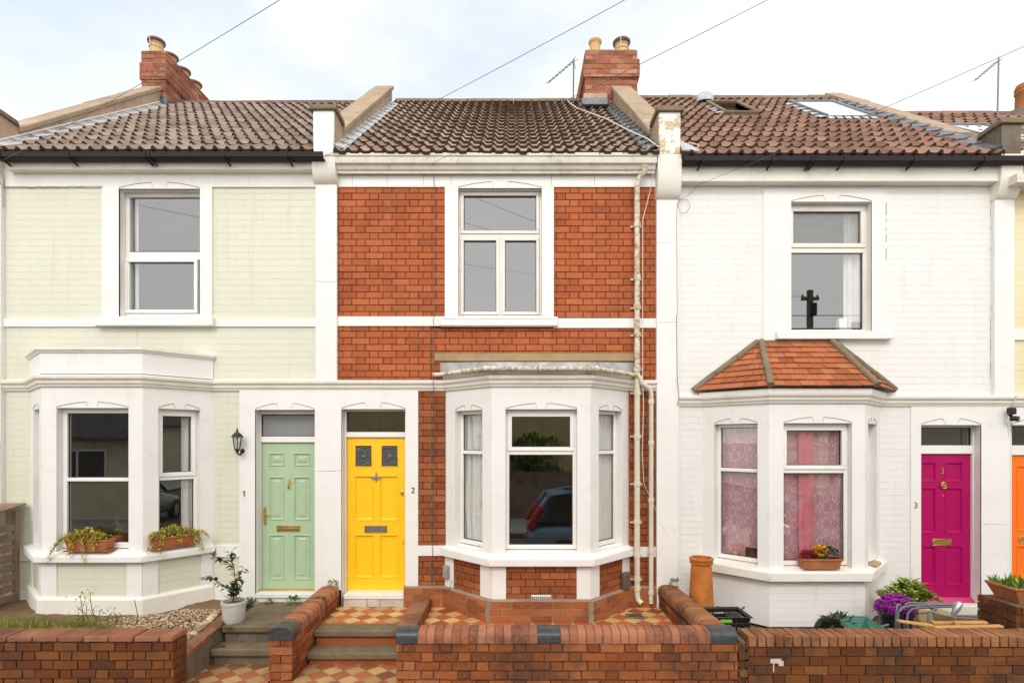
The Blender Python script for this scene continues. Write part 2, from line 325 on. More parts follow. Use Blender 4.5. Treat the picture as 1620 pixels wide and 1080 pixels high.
c_ = g.mix(pm, (.76, .73, .67), g.mix(g.rng(g.noise(22, 5), .4, .6), (.50, .36, .18), (.60, .48, .31)))
M['peeling'] = g.pbr(c_, .7, normal=g.bump(g.math('MULTIPLY', pm, -1.), .5, .006))

def cloth(name, c1, c2, tr=.35):
    g = G(name); c = g.mix(g.rng(g.noise(5, 4), .3, .7), c1, c2)
    b = g.n('ShaderNodeBsdfDiffuse'); g.put(b.inputs[0], c); t = g.n('ShaderNodeBsdfTranslucent'); g.put(t.inputs[0], c)
    m = g.n('ShaderNodeMixShader'); m.inputs[0].default_value = tr
    g.t.links.new(b.outputs[0], m.inputs[1]); g.t.links.new(t.outputs[0], m.inputs[2]); g.t.links.new(m.outputs[0], g.o.inputs[0]); return g.m
M['curtain'] = cloth('grey_curtain', (.80, .79, .75), (.76, .75, .71), .15); M['curtain_w'] = cloth('white_curtain', (.88, .87, .84), (.84, .83, .8), .25); M['pink'] = cloth('pink_curtain', (.80, .30, .34), (.72, .24, .28), .2)
g = G('flaking_cream_pipe')
fl = g.rng(g.noise(16, 8, rough=.7, dist=.3), .49, .56); f2 = g.rng(g.noise(5, 6, rough=.7), .56, .64)
c_ = g.mix(fl, (.66, .60, .47), g.mix(g.rng(g.noise(30, 4), .4, .6), (.52, .38, .21), (.40, .26, .13)))
c_ = g.mix(g.math('MULTIPLY', f2, .8), c_, (.12, .085, .06))
M['pipe_old'] = g.pbr(c_, .7, normal=g.bump(g.math('MULTIPLY', fl, -1.), .6, .006))
M['tile_edge'] = plain('tile_edge_shade', (.07, .038, .022), .85, var=.4)  # shadow under each tile course, put into the colour of the butt faces
M['tile_edge2'] = plain('dark_ridge_tile', (.16, .095, .075), .7, var=.4)
# ------------------------------------------------------------------ mesh helpers
class F:
    """a vertical face: u runs to the right as seen from outside, n points outwards"""
    def __init__(s, o, u):
        l = math.hypot(*u); s.o = o; s.u = (u[0]/l, u[1]/l); s.n = (s.u[1], -s.u[0]); s.L = l
    def p(s, u, v, d=0.): return (s.o[0]+s.u[0]*u+s.n[0]*d, s.o[1]+s.u[1]*u+s.n[1]*d, v)
MAIN = F((0, 0), (1, 0))
class MB:
    def __init__(s): s.v = []; s.f = []; s.mi = []; s.cur = 0
    def V(s, p): s.v.append(tuple(p)); return len(s.v)-1
    def face(s, idx): s.f.append(tuple(idx)); s.mi.append(s.cur)
    def quad(s, *pts): s.face([s.V(p) for p in pts])
    def hexa(s, p, skip=()):                     # 8 points: bottom 4 ccw, top 4 ccw
        i = [s.V(q) for q in p]
        for k, f in enumerate(((3, 2, 1, 0), (4, 5, 6, 7), (0, 1, 5, 4), (1, 2, 6, 5), (2, 3, 7, 6), (3, 0, 4, 7))):
            if k not in skip: s.face([i[j] for j in f])
    def box(s, x0, x1, y0, y1, z0, z1):
        x0, x1 = sorted((x0, x1)); y0, y1 = sorted((y0, y1)); z0, z1 = sorted((z0, z1))
        s.hexa([(x0, y0, z0), (x1, y0, z0), (x1, y1, z0), (x0, y1, z0), (x0, y0, z1), (x1, y0, z1), (x1, y1, z1), (x0, y1, z1)])
    def fb(s, fr, u0, u1, v0, v1, d0, d1, back=True):   # box on a face
        P = fr.p
        s.hexa([P(u0, v0, d1), P(u1, v0, d1), P(u1, v0, d0), P(u0, v0, d0), P(u0, v1, d1), P(u1, v1, d1), P(u1, v1, d0), P(u0, v1, d0)], () if back else (4,))
    def plate(s, fr, rects, holes=(), d0=0., d1=.02):
        us = sorted({round(a, 5) for r in list(rects)+list(holes) for a in (r[0], r[1])}); vs = sorted({round(a, 5) for r in list(rects)+list(holes) for a in (r[2], r[3])})
        def occ(i, j):
            if i < 0 or j < 0 or i >= len(us)-1 or j >= len(vs)-1: return False
            cu, cv = (us[i]+us[i+1])/2, (vs[j]+vs[j+1])/2
            return any(r[0] < cu < r[1] and r[2] < cv < r[3] for r in rects) and not any(r[0] < cu < r[1] and r[2] < cv < r[3] for r in holes)
        P = fr.p
        for i in range(len(us)-1):
            for j in range(len(vs)-1):
                if not occ(i, j): continue
                a, b, c, d = us[i], us[i+1], vs[j], vs[j+1]
                s.quad(P(a, c, d1), P(b, c, d1), P(b, d, d1), P(a, d, d1))
                if not occ(i-1, j): s.quad(P(a, c, d0), P(a, c, d1), P(a, d, d1), P(a, d, d0))
                if not occ(i+1, j): s.quad(P(b, c, d1), P(b, c, d0), P(b, d, d0), P(b, d, d1))
                if not occ(i, j-1): s.quad(P(a, c, d0), P(b, c, d0), P(b, c, d1), P(a, c, d1))
                if not occ(i, j+1): s.quad(P(a, d, d1), P(b, d, d1), P(b, d, d0), P(a, d, d0))
    def tube(s, pts, r, seg=8, cap=True):
        pts = [Vector(p) for p in pts]; rings = []
        rs = r if isinstance(r, (list, tuple)) else [r]*len(pts)
        ref = None
        for i, p in enumerate(pts):
            t = (pts[min(i+1, len(pts)-1)]-pts[max(i-1, 0)]).normalized()
            if ref is None: ref = Vector((0, 0, 1)) if abs(t.z) < .9 else Vector((1, 0, 0))
            a = t.cross(ref); a.normalize(); b = a.cross(t); b.normalize(); ref = b
            rings.append([s.V(p+(a*math.cos(k*2*math.pi/seg)+b*math.sin(k*2*math.pi/seg))*rs[i]) for k in range(seg)])
        for q, w_ in zip(rings, rings[1:]):
            for k in range(seg): s.face((q[k], q[(k+1) % seg], w_[(k+1) % seg], w_[k]))
        if cap: s.face(rings[0][::-1]); s.face(rings[-1])
    def lathe(s, c, prof, seg=20, axis='z', sx=1., sy=1., cap=False):
        rings = []
        for r, h in prof:
            rg = []
            for k in range(seg):
                a = k*2*math.pi/seg; x, y = r*math.cos(a)*sx, r*math.sin(a)*sy
                q = (c[0]+x, c[1]+y, c[2]+h) if axis == 'z' else ((c[0]+x, c[1]-h, c[2]+y) if axis == 'y' else (c[0]+h, c[1]+x, c[2]+y))
                rg.append(s.V(q))
            rings.append(rg)
        for q, w_ in zip(rings, rings[1:]):
            for k in range(seg): s.face((q[k], q[(k+1) % seg], w_[(k+1) % seg], w_[k]))
        if cap: s.face(rings[0][::-1]); s.face(rings[-1])
    def sweep(s, prof, path, closed_prof=True, cap=True):   # prof: (outward, z); path: (x, y) seen left to right from outside
        n = len(path); rings = []
        for i, p in enumerate(path):
            def nrm(a, b):
                l = math.hypot(b[0]-a[0], b[1]-a[1]); return ((b[1]-a[1])/l, -(b[0]-a[0])/l)
            n1 = nrm(path[i-1], p) if i else None; n2 = nrm(p, path[i+1]) if i < n-1 else None
            if n1 is None: m = n2
            elif n2 is None: m = n1
            else:
                mx_, my_ = n1[0]+n2[0], n1[1]+n2[1]; q = (mx_*n1[0]+my_*n1[1]); m = (mx_/q, my_/q)
            rings.append([s.V((p[0]+m[0]*d, p[1]+m[1]*d, z)) for d, z in prof])
        k = len(prof)
        for a, b in zip(rings, rings[1:]):
            for j in range(k if closed_prof else k-1): s.face((a[j], b[j], b[(j+1) % k], a[(j+1) % k]))
        if cap and closed_prof: s.face(rings[0]); s.face(rings[-1][::-1])
    def extrude(s, poly, x0, x1):                     # poly of (y, z) extruded along x
        a = [s.V((x0, y, z)) for y, z in poly]; b = [s.V((x1, y, z)) for y, z in poly]; k = len(poly)
        for j in range(k): s.face((a[j], a[(j+1) % k], b[(j+1) % k], b[j]))
        s.face(a[::-1]); s.face(b)
    def bricks(s, fr, rects, d0=0., d1=.008, course=.083, L=.225, joint=.0095, bond='flemish', jit=.0015, seed=1, uoff=0., voff=0., skip=0.):
        rnd = random.Random(seed)
        for (u0, u1, v0, v1) in rects:
            r0 = math.floor((v0-voff)/course); r1 = math.ceil((v1-voff)/course)
            for r in range(r0, r1):
                a = max(v0, voff+r*course+joint*.5); b = min(v1, voff+(r+1)*course-joint*.5)
                if b-a < .008: continue
                if bond == 'flemish': per = L*1.5; segs = [(0, L), (L, L*1.5)]; off = (r % 2)*L*.75
                elif bond == 'soldier': per = course; segs = [(0, course)]; off = 0
                else: per = L; segs = [(0, L)]; off = (r % 2)*L*.5
                k0 = math.floor((u0-uoff-off)/per)-1; k1 = math.ceil((u1-uoff-off)/per)+1
                for k in range(k0, k1):
                    for s0, s1 in segs:
                        p = max(u0, uoff+off+k*per+s0+joint*.5); q = min(u1, uoff+off+k*per+s1-joint*.5)
                        if q-p < .008: continue
                        if skip and rnd.random() < skip: continue
                        j = lambda: rnd.uniform(-jit, jit)
                        dd = d1+j(); P = fr.p
                        bb = [P(p+j(), a+j(), dd+j()*.5), P(q+j(), a+j(), dd+j()*.5), P(q+j(), b+j(), dd+j()*.5), P(p+j(), b+j(), dd+j()*.5),
                              P(p, a, d0-.004), P(q, a, d0-.004), P(q, b, d0-.004), P(p, b, d0-.004)]
                        i = [s.V(x) for x in bb]
                        s.face((i[0], i[1], i[2], i[3]))
                        for f in ((4, 5, 1, 0), (5, 6, 2, 1), (6, 7, 3, 2), (7, 4, 0, 3)): s.face([i[x] for x in f])
    def build(s, name, mat, parent=None, smooth=30, bevel=0., recalc=True, label=None, segs=1):
        me = bpy.data.meshes.new(name); me.from_pydata(s.v, [], s.f)
        for m in (mat if isinstance(mat, (list, tuple)) else [mat]): me.materials.append(M[m] if isinstance(m, str) else m)
        for p, i in zip(me.polygons, s.mi): p.material_index = i
        if recalc:
            bm = bmesh.new(); bm.from_mesh(me); bmesh.ops.recalc_face_normals(bm, faces=bm.faces); bm.to_mesh(me); bm.free()
        uv = me.uv_layers.new(name='uv')
        vs = me.vertices
        for p in me.polygons:
            n = p.normal
            if abs(n.z) > .75: ax = (1, 0, 0); ay = (0, 1, 0)
            else:
                l = math.hypot(n.x, n.y) or 1; ax = (-n.y/l, n.x/l, 0); ay = (0, 0, 1)
                if ax[0]+ax[1]*.01 < 0: ax = (-ax[0], -ax[1], 0)
            for li in p.loop_indices:
                c = vs[me.loops[li].vertex_index].co
                uv.data[li].uv = (c.x*ax[0]+c.y*ax[1], c.x*ay[0]+c.y*ay[1]+c.z*ay[2])
        if smooth:
            me.polygons.foreach_set('use_smooth', [True]*len(me.polygons)); me.set_sharp_from_angle(angle=R(smooth))
        o = bpy.data.objects.new(name, me); COL.objects.link(o)
        if parent is not None: o.parent = parent; o.matrix_parent_inverse = Vector_inv(parent)
        if bevel:
            b = o.modifiers.new('bevel', 'BEVEL'); b.width = bevel; b.segments = segs; b.limit_method = 'ANGLE'; b.angle_limit = R(40)
        if label: o['label'] = label
        return o
from mathutils import Matrix
def Vector_inv(parent):                           # parts are modelled in world metres
    return Matrix.Translation(-parent.location) if parent.type == 'EMPTY' else Matrix.Identity(4)
def tag(o, label, cat, group=None):
    o['label'] = label; o['category'] = cat
    if group: o['group'] = group
    return o
def empty(name, loc, label, cat, group=None):
    o = bpy.data.objects.new(name, None); COL.objects.link(o); o.location = loc; o.empty_display_size = .2
    return tag(o, label, cat, group)
def struct(o, kind='structure'): o['kind'] = kind; return o
def text(ch, fr, u, v, d, h, mat, parent, name='house_number', depth=.006):
    c = bpy.data.curves.new('lettering', 'FONT'); c.body = ch; c.size = h/.7; c.extrude = depth; c.align_x = 'CENTER'
    o = bpy.data.objects.new('lettering', c); COL.objects.link(o); bpy.context.view_layer.update()
    me = bpy.data.meshes.new_from_object(o.evaluated_get(bpy.context.evaluated_depsgraph_get())); bpy.data.objects.remove(o)
    for q in me.vertices: q.co = Vector(fr.p(u+q.co.x, v+q.co.y, d+q.co.z))
    me.materials.clear(); me.materials.append(M[mat]); me.name = name
    r = bpy.data.objects.new(name, me); COL.objects.link(r); r.parent = parent; r.matrix_parent_inverse = Vector_inv(parent); return r

def plate_parts(name, fr, rects, holes, d0, d1, mat, parent, reveal=None):
    """one object per touching group of rectangles"""
    g = list(range(len(rects)))
    def touch(a, b): return a[0] < b[1]+.004 and b[0] < a[1]+.004 and a[2] < b[3]+.004 and b[2] < a[3]+.004
    for i in range(len(rects)):
        for j in range(i):
            if touch(rects[i], rects[j]): o_, n_ = g[i], g[j]; g = [n_ if q == o_ else q for q in g]
    for k in sorted(set(g)):
        rs = [r for r, q in zip(rects, g) if q == k]; hs = [h for h in holes if any(touch(h, r) for r in rs)]
        mb = MB(); mb.plate(fr, rs, hs, d0, d1)
        for (a, b, c, e) in (hs if reveal else []):
            P = fr.p; dd = reveal
            mb.quad(P(a, c, dd), P(a, c, d1), P(a, e, d1), P(a, e, dd)); mb.quad(P(b, c, d1), P(b, c, dd), P(b, e, dd), P(b, e, d1))
            mb.quad(P(a, e, dd), P(a, e, d1), P(b, e, d1), P(b, e, dd)); mb.quad(P(a, c, d1), P(a, c, dd), P(b, c, dd), P(b, c, d1))
        mb.build(name, mat, parent, smooth=0)

# ------------------------------------------------------------------ windows and doors
def bars(mb, fr, u0, u1, v0, v1, w, d0, d1, wb=None, wt=None):       # a rectangular frame of four butted bars
    wb = wb or w; wt = wt or w
    mb.fb(fr, u0, u1, v0, v0+wb, d0, d1); mb.fb(fr, u0, u1, v1-wt, v1, d0, d1)
    mb.fb(fr, u0, u0+w, v0+wb, v1-wt, d0, d1); mb.fb(fr, u1-w, u1, v0+wb, v1-wt, d0, d1)
def window(house, fr, u0, u1, v0, v1, lights, d=-.11, fw=.045, mat='upvc', trans=(), mull=(), gl=None, label=None, sill=.05):
    """lights: (u0,u1,v0,v1, casement width or 0) in fractions of the clear opening between frame, transoms and mullions"""
    f = MB(); bars(f, fr, u0, u1, v0, v1, fw, d-.06, d, wb=fw+.01)
    for (a, b, c, e) in trans: f.fb(fr, a, b, c, e, d-.055, d-.001)
    win = f.build('window', mat, house, bevel=.004, label=label)
    sashes = MB(); gk = MB(); any_s = False
    for n, (a, b, c, e, cw) in enumerate(lights):
        if cw:
            any_s = True; bars(sashes, fr, a, b, c, e, cw, d-.05, d+.014); a += cw; b -= cw; c += cw; e -= cw
        bars(gk, fr, a-.002, b+.002, c-.002, e+.002, .009, d-.04, d-.018 if cw else d-.025)
        p = MB(); q = fr.p; dd = d-.03
        p.quad(q(a, c, dd), q(b, c, dd), q(b, e, dd), q(a, e, dd))
        p.build('pane', (gl[n] if gl else 'glass'), win, smooth=0, recalc=False)
    if any_s: sashes.build('sash', mat, win, bevel=.004)
    gk.build('gasket', 'gasket', win)
    return win
def head(house, fr, u0, u1, v, d, rise=.075, key=.10, w=.0055):           # segmental head and keystone: shade of the recess drawn as thin dark-coloured strips
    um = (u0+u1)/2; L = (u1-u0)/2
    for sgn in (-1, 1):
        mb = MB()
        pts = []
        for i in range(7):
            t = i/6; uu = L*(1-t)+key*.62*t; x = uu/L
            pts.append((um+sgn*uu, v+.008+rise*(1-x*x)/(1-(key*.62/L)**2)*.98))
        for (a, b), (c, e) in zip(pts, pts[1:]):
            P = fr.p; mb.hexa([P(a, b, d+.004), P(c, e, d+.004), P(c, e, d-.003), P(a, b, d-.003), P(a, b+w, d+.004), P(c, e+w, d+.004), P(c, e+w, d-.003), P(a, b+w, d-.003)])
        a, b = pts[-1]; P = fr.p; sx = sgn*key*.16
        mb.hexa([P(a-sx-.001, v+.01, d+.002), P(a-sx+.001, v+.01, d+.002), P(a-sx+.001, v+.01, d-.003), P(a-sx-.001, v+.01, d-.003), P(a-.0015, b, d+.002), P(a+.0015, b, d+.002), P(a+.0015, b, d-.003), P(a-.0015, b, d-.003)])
        mb.build('head_shade_line', 'crack', house, smooth=0)
def door_leaf(fr, u0, u1, v0, v1, d, panels, mat, parent, holes=(), style='raised'):
    mb = MB(); mb.plate(fr, [(u0, u1, v0, v1)], list(panels)+list(holes), d-.045, d)
    P = fr.p
    for (a, b, c, e) in panels:
        steps = [(0, 0), (.004, .007), (.012, .009), (.022, -.006), (.026, -.011), (.045, -.011), (.066, -.001)] if style == 'raised' else [(0, 0), (.004, .008), (.016, .006), (.024, -.012), (.028, -.014)]
        rings = [[P(a+i, c+i, d+z), P(b-i, c+i, d+z), P(b-i, e-i, d+z), P(a+i, e-i, d+z)] for i, z in steps]
        for r1, r2 in zip(rings, rings[1:]):
            for k in range(4): mb.quad(r1[k], r1[(k+1) % 4], r2[(k+1) % 4], r2[k])
        mb.quad(*rings[-1])
    return mb.build('door', mat, parent, smooth=0)
def curtain(name, fr, u0, u1, v0, v1, d, mat, label, waves=5, amp=.025, tie=None, seed=0, group=None, cat='curtain'):
    rnd = random.Random(seed); mb = MB(); nu, nv = 48, 24; ids = []
    ph = [rnd.uniform(0, 6) for _ in range(4)]
    for j in range(nv+1):
        t = j/nv; v = v0+(v1-v0)*t; row = []
        for i in range(nu+1):
            s_ = i/nu; u = u0+(u1-u0)*s_
            if tie:                                     # gathered towards one edge at the tie height
                g_ = math.exp(-((t-tie[0])/.22)**2); e_ = u0 if tie[1] < 0 else u1
                u = e_+(u-e_)*(1-tie[2]*g_)
            dd = d+amp*(math.sin(s_*waves*6.28+ph[0]+.5*math.sin(t*3+ph[1]))+.35*math.sin(s_*waves*13+ph[2]))*(.7+.3*math.sin(t*2+ph[3]))
            row.append(mb.V(fr.p(u, v, dd)))
        ids.append(row)
    for j in range(nv):
        for i in range(nu): mb.face((ids[j][i], ids[j][i+1], ids[j+1][i+1], ids[j+1][i]))
    return tag(mb.build(name, mat, smooth=80, recalc=False), label, cat, group)

# ------------------------------------------------------------------ leaves
def leaf(mb, p, dirv, up, L, w_):
    d = Vector(dirv).normalized(); u = Vector(up); s_ = d.cross(u)
    if s_.length < 1e-4: s_ = d.cross(Vector((1, 0, .3)))
    s_.normalize(); n = s_.cross(d); p = Vector(p)
    a = mb.V(p); b = mb.V(p+d*L*.45+s_*w_*.5+n*w_*.12); c = mb.V(p+d*L-n*L*.12); e = mb.V(p+d*L*.45-s_*w_*.5+n*w_*.12); m = mb.V(p+d*L*.5-n*w_*.05)
    mb.face((a, b, m)); mb.face((b, c, m)); mb.face((c, e, m)); mb.face((e, a, m))
def clump(mb, c, rad, n, L, w_, rnd, upb=.3, shell=.35, flat=False):
    for _ in range(n):
        while True:
            q = Vector((rnd.uniform(-1, 1), rnd.uniform(-1, 1), rnd.uniform(-1, 1)))
            if shell < q.length < 1: break
        if q.z < -.3 and rnd.random() < .5: q.z *= -1
        p = (c[0]+q.x*rad[0], c[1]+q.y*rad[1], c[2]+q.z*rad[2])
        d = q.normalized()+Vector((rnd.uniform(-.7, .7), rnd.uniform(-.7, .7), rnd.uniform(-.5, .5)+upb))
        leaf(mb, p, d, (rnd.uniform(-.4, .4), rnd.uniform(-.4, .4), 1), L*rnd.uniform(.6, 1.2), w_*rnd.uniform(.7, 1.2))
# ------------------------------------------------------------------ the setting: ground, road, raised gardens
mb = MB(); mb.quad((-400, -400, -.16), (400, -400, -.16), (400, 400, -.16), (-400, 400, -.16)); struct(mb.build('ground', 'pavement', smooth=0))
mb = MB(); mb.quad((-120, -8.6, -.12), (120, -8.6, -.12), (120, -3.6, -.12), (-120, -3.6, -.12)); struct(mb.build('road', 'asphalt', smooth=0))
mb = MB(); mb.box(-60, 60, -3.45, 8, -.15, 0); struct(mb.build('pavement', 'pavement'))
mb = MB(); mb.box(-60, 60, -12, -8.75, -.15, -.002); struct(mb.build('far_pavement', 'pavement'))
mb = MB(); mb.box(-60, 60, -3.6, -3.45, -.15, -.005); mb.box(-60, 60, -8.75, -8.6, -.15, -.006); struct(mb.build('kerb', 'step'))
GZ2, PL2 = .35, .05
mb = MB(); mb.box(-1.0, 1.86, -1.79, .3, .003, GZ2); mb.box(-2.19, -1.0, -.70, .3, .003, GZ2); struct(mb.build('tiled_yard', 'floor'))
mb = MB(); mb.box(-2.19, -1.06, -2.3, -.9, .002, PL2); struct(mb.build('tiled_path', 'floor_low'))
mb = MB(); mb.box(-3.27, -2.42, -2.3, -.9, .0025, PL2+.001); struct(mb.build('tiled_path', 'floor_low'))
# garden bed of the green house: a slightly uneven sheet of soil
def bed(name, x0, x1, y0, y1, zf, mat, n=40):
    mb = MB(); ids = []
    for j in range(n+1):
        y = y0+(y1-y0)*j/n
        ids.append([mb.V((x0+(x1-x0)*i/n, y, zf(x0+(x1-x0)*i/n, y)+.018*noise.noise((x0*9+i*.8, j*.8, 3.))+.03*noise.noise((i*.17, j*.17, 1.)))) for i in range(n+1)])
    for j in range(n):
        for i in range(n): mb.face((ids[j][i], ids[j][i+1], ids[j+1][i+1], ids[j+1][i]))
    return struct(mb.build(name, mat, smooth=60))
def z1(x, y): return .435+.145*max(0, min(1, (-1.1-y)/.45))*max(0, min(1, (-3.7-x)/.5)) - (.16*max(0, (-.95-y))*max(0, min(1, (x+4.)/.7)))
bed('garden_soil', -7.5, -3.24, -1.80, .1, z1, 'soil')
bed('garden_soil', 2.06, 7.5, -1.80, .3, lambda x, y: .24, 'soil')

# ------------------------------------------------------------------ houses
H = [None]*5
H[0] = empty('terraced_house', (-8.5, 0, 0), 'sliver of the next terraced house at the far left, its white pilaster and tan parapet', 'house')
H[1] = empty('terraced_house', (-4.4, 0, 0), 'pale green painted terraced house with the sage green door and black gutter', 'house')
H[2] = empty('terraced_house', (-.1, 0, 0), 'red brick terraced house in the middle with the bright yellow door', 'house')
H[3] = empty('terraced_house', (4.1, 0, 0), 'white painted terraced house with magenta door and orange tiled bay roof', 'house')
H[4] = empty('terraced_house', (8.3, 0, 0), 'cream house at the right edge with the orange door', 'house')
for h in H: h['group'] = 'houses of the terrace'
PX = [(-9.8, -9.5), (X(-25), X(8)), (X(502), X(535)), (X(1037), X(1071)), (X(1567), X(1598)), (10.4, 10.66)]     # pilasters at the party lines
def hole(px0, px1, py0, py1, g=0.): return (X(px0)-g, X(px1)+g, Z(py1)-g, Z(py0)+g)

# main walls -------------------------------------------------------------
UP = {1: (190, 318, 300, 501), 2: (725, 857, 299, 501), 3: (1251, 1378, 320, 524)}
DR = {1: (405, 499, 648, 950), 2: (541, 642, 647, 958), 3: (1456, 1551, 672, 958), 4: (1597, 1690, 672, 958)}
BAY = {1: ((-6.09, -5.455, -4.285, -3.79), .60), 2: ((-.84, -.235, .91, 1.48), .60), 3: ((2.408, 2.984, 4.095, 4.655), .60)}
TOPZ = Z(238)
def bayhole(k): b = BAY[k][0]; return (b[0]+.06, b[3]-.06, .6, 2.85)
wallmat = {0: 'creambrick', 1: 'greenbrick', 2: 'mortar', 3: 'whitebrick', 4: 'creambrick'}
span = {0: (-10.6, X(-8)), 1: (X(-8), X(518)), 2: (X(518), X(1054)), 3: (X(1054), X(1582)), 4: (X(1582), 10.6)}
for k in range(5):
    mb = MB(); holes = []
    if k in UP: holes.append(hole(*UP[k], g=.012))
    if k in DR: holes.append(hole(*DR[k], g=.012))
    if k in BAY: holes.append(bayhole(k))
    if k == 0: mb.plate(MAIN, [(*span[0], .0, TOPZ)], [], -.12, 0)
    else: mb.plate(MAIN, [(*span[k], 0., TOPZ)], holes, -.12, 0)
    mb.build('wall', wallmat[k], H[k], smooth=0)
# rooms behind the windows
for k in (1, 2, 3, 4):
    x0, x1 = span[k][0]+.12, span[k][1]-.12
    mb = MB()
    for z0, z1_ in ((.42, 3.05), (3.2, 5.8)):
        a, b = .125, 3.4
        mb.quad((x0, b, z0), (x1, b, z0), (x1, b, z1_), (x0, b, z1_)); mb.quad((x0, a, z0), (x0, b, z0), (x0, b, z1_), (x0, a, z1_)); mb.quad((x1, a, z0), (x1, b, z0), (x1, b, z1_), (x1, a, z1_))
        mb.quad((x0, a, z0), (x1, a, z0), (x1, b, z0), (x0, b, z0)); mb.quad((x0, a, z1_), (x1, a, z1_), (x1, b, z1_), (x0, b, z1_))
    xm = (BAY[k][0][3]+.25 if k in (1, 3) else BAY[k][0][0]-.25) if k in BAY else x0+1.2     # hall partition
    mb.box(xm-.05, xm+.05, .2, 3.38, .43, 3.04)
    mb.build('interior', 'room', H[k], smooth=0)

# smooth painted dressings (bands, surrounds, frieze) as one raised plate per house --------
T = .024
def rect(px0, px1, py0, py1): return (X(px0), X(px1), Z(py1), Z(py0))
trim = {
 1: ([rect(8, 502, 256, 297), rect(163, 337, 256, 517), rect(8, 502, 504, 517), rect(380, 535, 604, 957), rect(334, 380, 862, 880), rect(8, 60, 868, 886), rect(8, 60, 935, 1000), rect(330, 380, 928, 990)], [hole(*UP[1]), hole(*DR[1])]),
 2: ([rect(535, 1037, 256, 297), rect(704, 876, 256, 517), rect(535, 704, 501, 516), rect(876, 1037, 504, 519), rect(535, 662, 604, 932), rect(662, 707, 862, 878), rect(988, 1037, 864, 880)], [hole(*UP[2]), hole(*DR[2])]),
 3: ([rect(1207, 1402, 300, 541), rect(1440, 1598, 630, 984)], [hole(*UP[3]), hole(*DR[3])]),
 4: ([rect(1598, 1760, 258, 290), rect(1597.8, 1720, 630, 984), rect(1598, 1900, 520, 538)], [hole(*DR[4])]),
}
for k, (r, h) in trim.items(): plate_parts('dressings', MAIN, r, h, -.001, T if k != 3 else .014, 'white', H[k], -.19)
# pilasters, corbels, upstands ------------------------------------------------
def zroof(k): return {0: (5.7, 8.35), 1: (6.01, 8.82), 2: (5.99, 8.86), 3: (5.965, 8.92), 4: (5.85, 8.62)}[k]
EY, RY = -.15, 3.64
for k in range(5):
    a, b = PX[k+1]
    if k == 4: continue
    drop = (0, 0, .02, .17)[k]
    mb = MB(); mb.plate(MAIN, [(a, b, {0: .3, 1: Z(606), 2: .3, 3: Z(628)}[k], Z(285))], [], -.001, .062)
    mb.build('pilaster', 'white', H[k], smooth=0)
    zt = Z(168, -.15)-drop
    cz0, cz1 = (Z(294) if k < 2 else Z(318)), (Z(256) if k < 2 else Z(272))
    arc = [(-.062-.12*math.sin(t*math.pi/12), cz0+(cz1-cz0)*(1-math.cos(t*math.pi/12))) for t in range(7)]
    poly = [(.02, cz0-.01), (-.062, cz0-.01)]+arc[1:]+[(-.182, cz1+.012), (-.168, cz1+.02), (-.168, Z(243, -.17)), (.02, Z(243, -.17))]
    mb = MB(); mb.extrude(poly, a-.012, b+.012); mb.build('corbel', 'white2', H[k], smooth=40, bevel=.006)
    # party parapet: level upstand at the front, then up the slope
    ze, zr = zroof(max(k, 1)); m = (zr-ze)/(RY-EY)
    yn = .17; zc = zt+.0
    ye = (3.22, 3.22, 3.05, 3.75)[k]; lift = .36 if k < 3 else .06
    top = zc-.06
    sl_ = lambda y: max(top-.04, ze+m*(y-EY)+.36) if y > yn else top
    zslope0 = ze+m*(yn-EY)+.36
    body = [(-.16, Z(244, -.16)), (-.16, top), (yn, top-.02), (ye, ze+m*(ye-EY)+lift), (ye, ze+m*(ye-EY)-.5), (.3, Z(244, -.16)-.2)]
    up = MB(); up.extrude([(-.165, Z(244, -.16)), (-.165, top), (-.135, top), (-.135, Z(244, -.16))], a+.002, b-.002)
    pb = MB(); pb.extrude([(-.135, Z(244, -.16))]+[(-.135, top)]+body[2:], a-.004, b+.004)
    pb.build('parapet', 'parapet_dark' if k == 3 else 'parapet', H[k], smooth=0)
    up.build('upstand', {0: 'white', 1: 'white', 2: 'peeling', 3: 'parapet_dark'}[k], H[k], bevel=.01)
    cp = MB(); cp.extrude([(-.20, zc-.06), (-.20, zc), (yn-.01, zc-.012), (yn+.015, zc-.075)], a-.035, b+.035)
    cp.build('cap_stone', 'cap_stone', H[k], bevel=.008)
    n = 4; cs = MB(); y0 = yn+.015; z0 = zslope0-.02
    z0 = zc-.075; z9 = ze+m*(ye-EY)+(.43 if k < 3 else .13)
    for i in range(n):
        t0, t1 = i/n, (i+1)/n-.003
        p0 = (y0+(ye-y0)*t0, z0+(z9-z0)*t0); p1 = (y0+(ye+.02-y0)*t1, z0+(z9-z0)*t1)
        j = random.uniform(-.004, .004)
        cs.extrude([(p0[0], p0[1]+j), (p1[0], p1[1]+j), (p1[0], p1[1]-.075+j), (p0[0], p0[1]-.075+j)], a-.035+j, b+.035+j)
    cs.build('coping', 'cope_stone', H[k], bevel=.008)

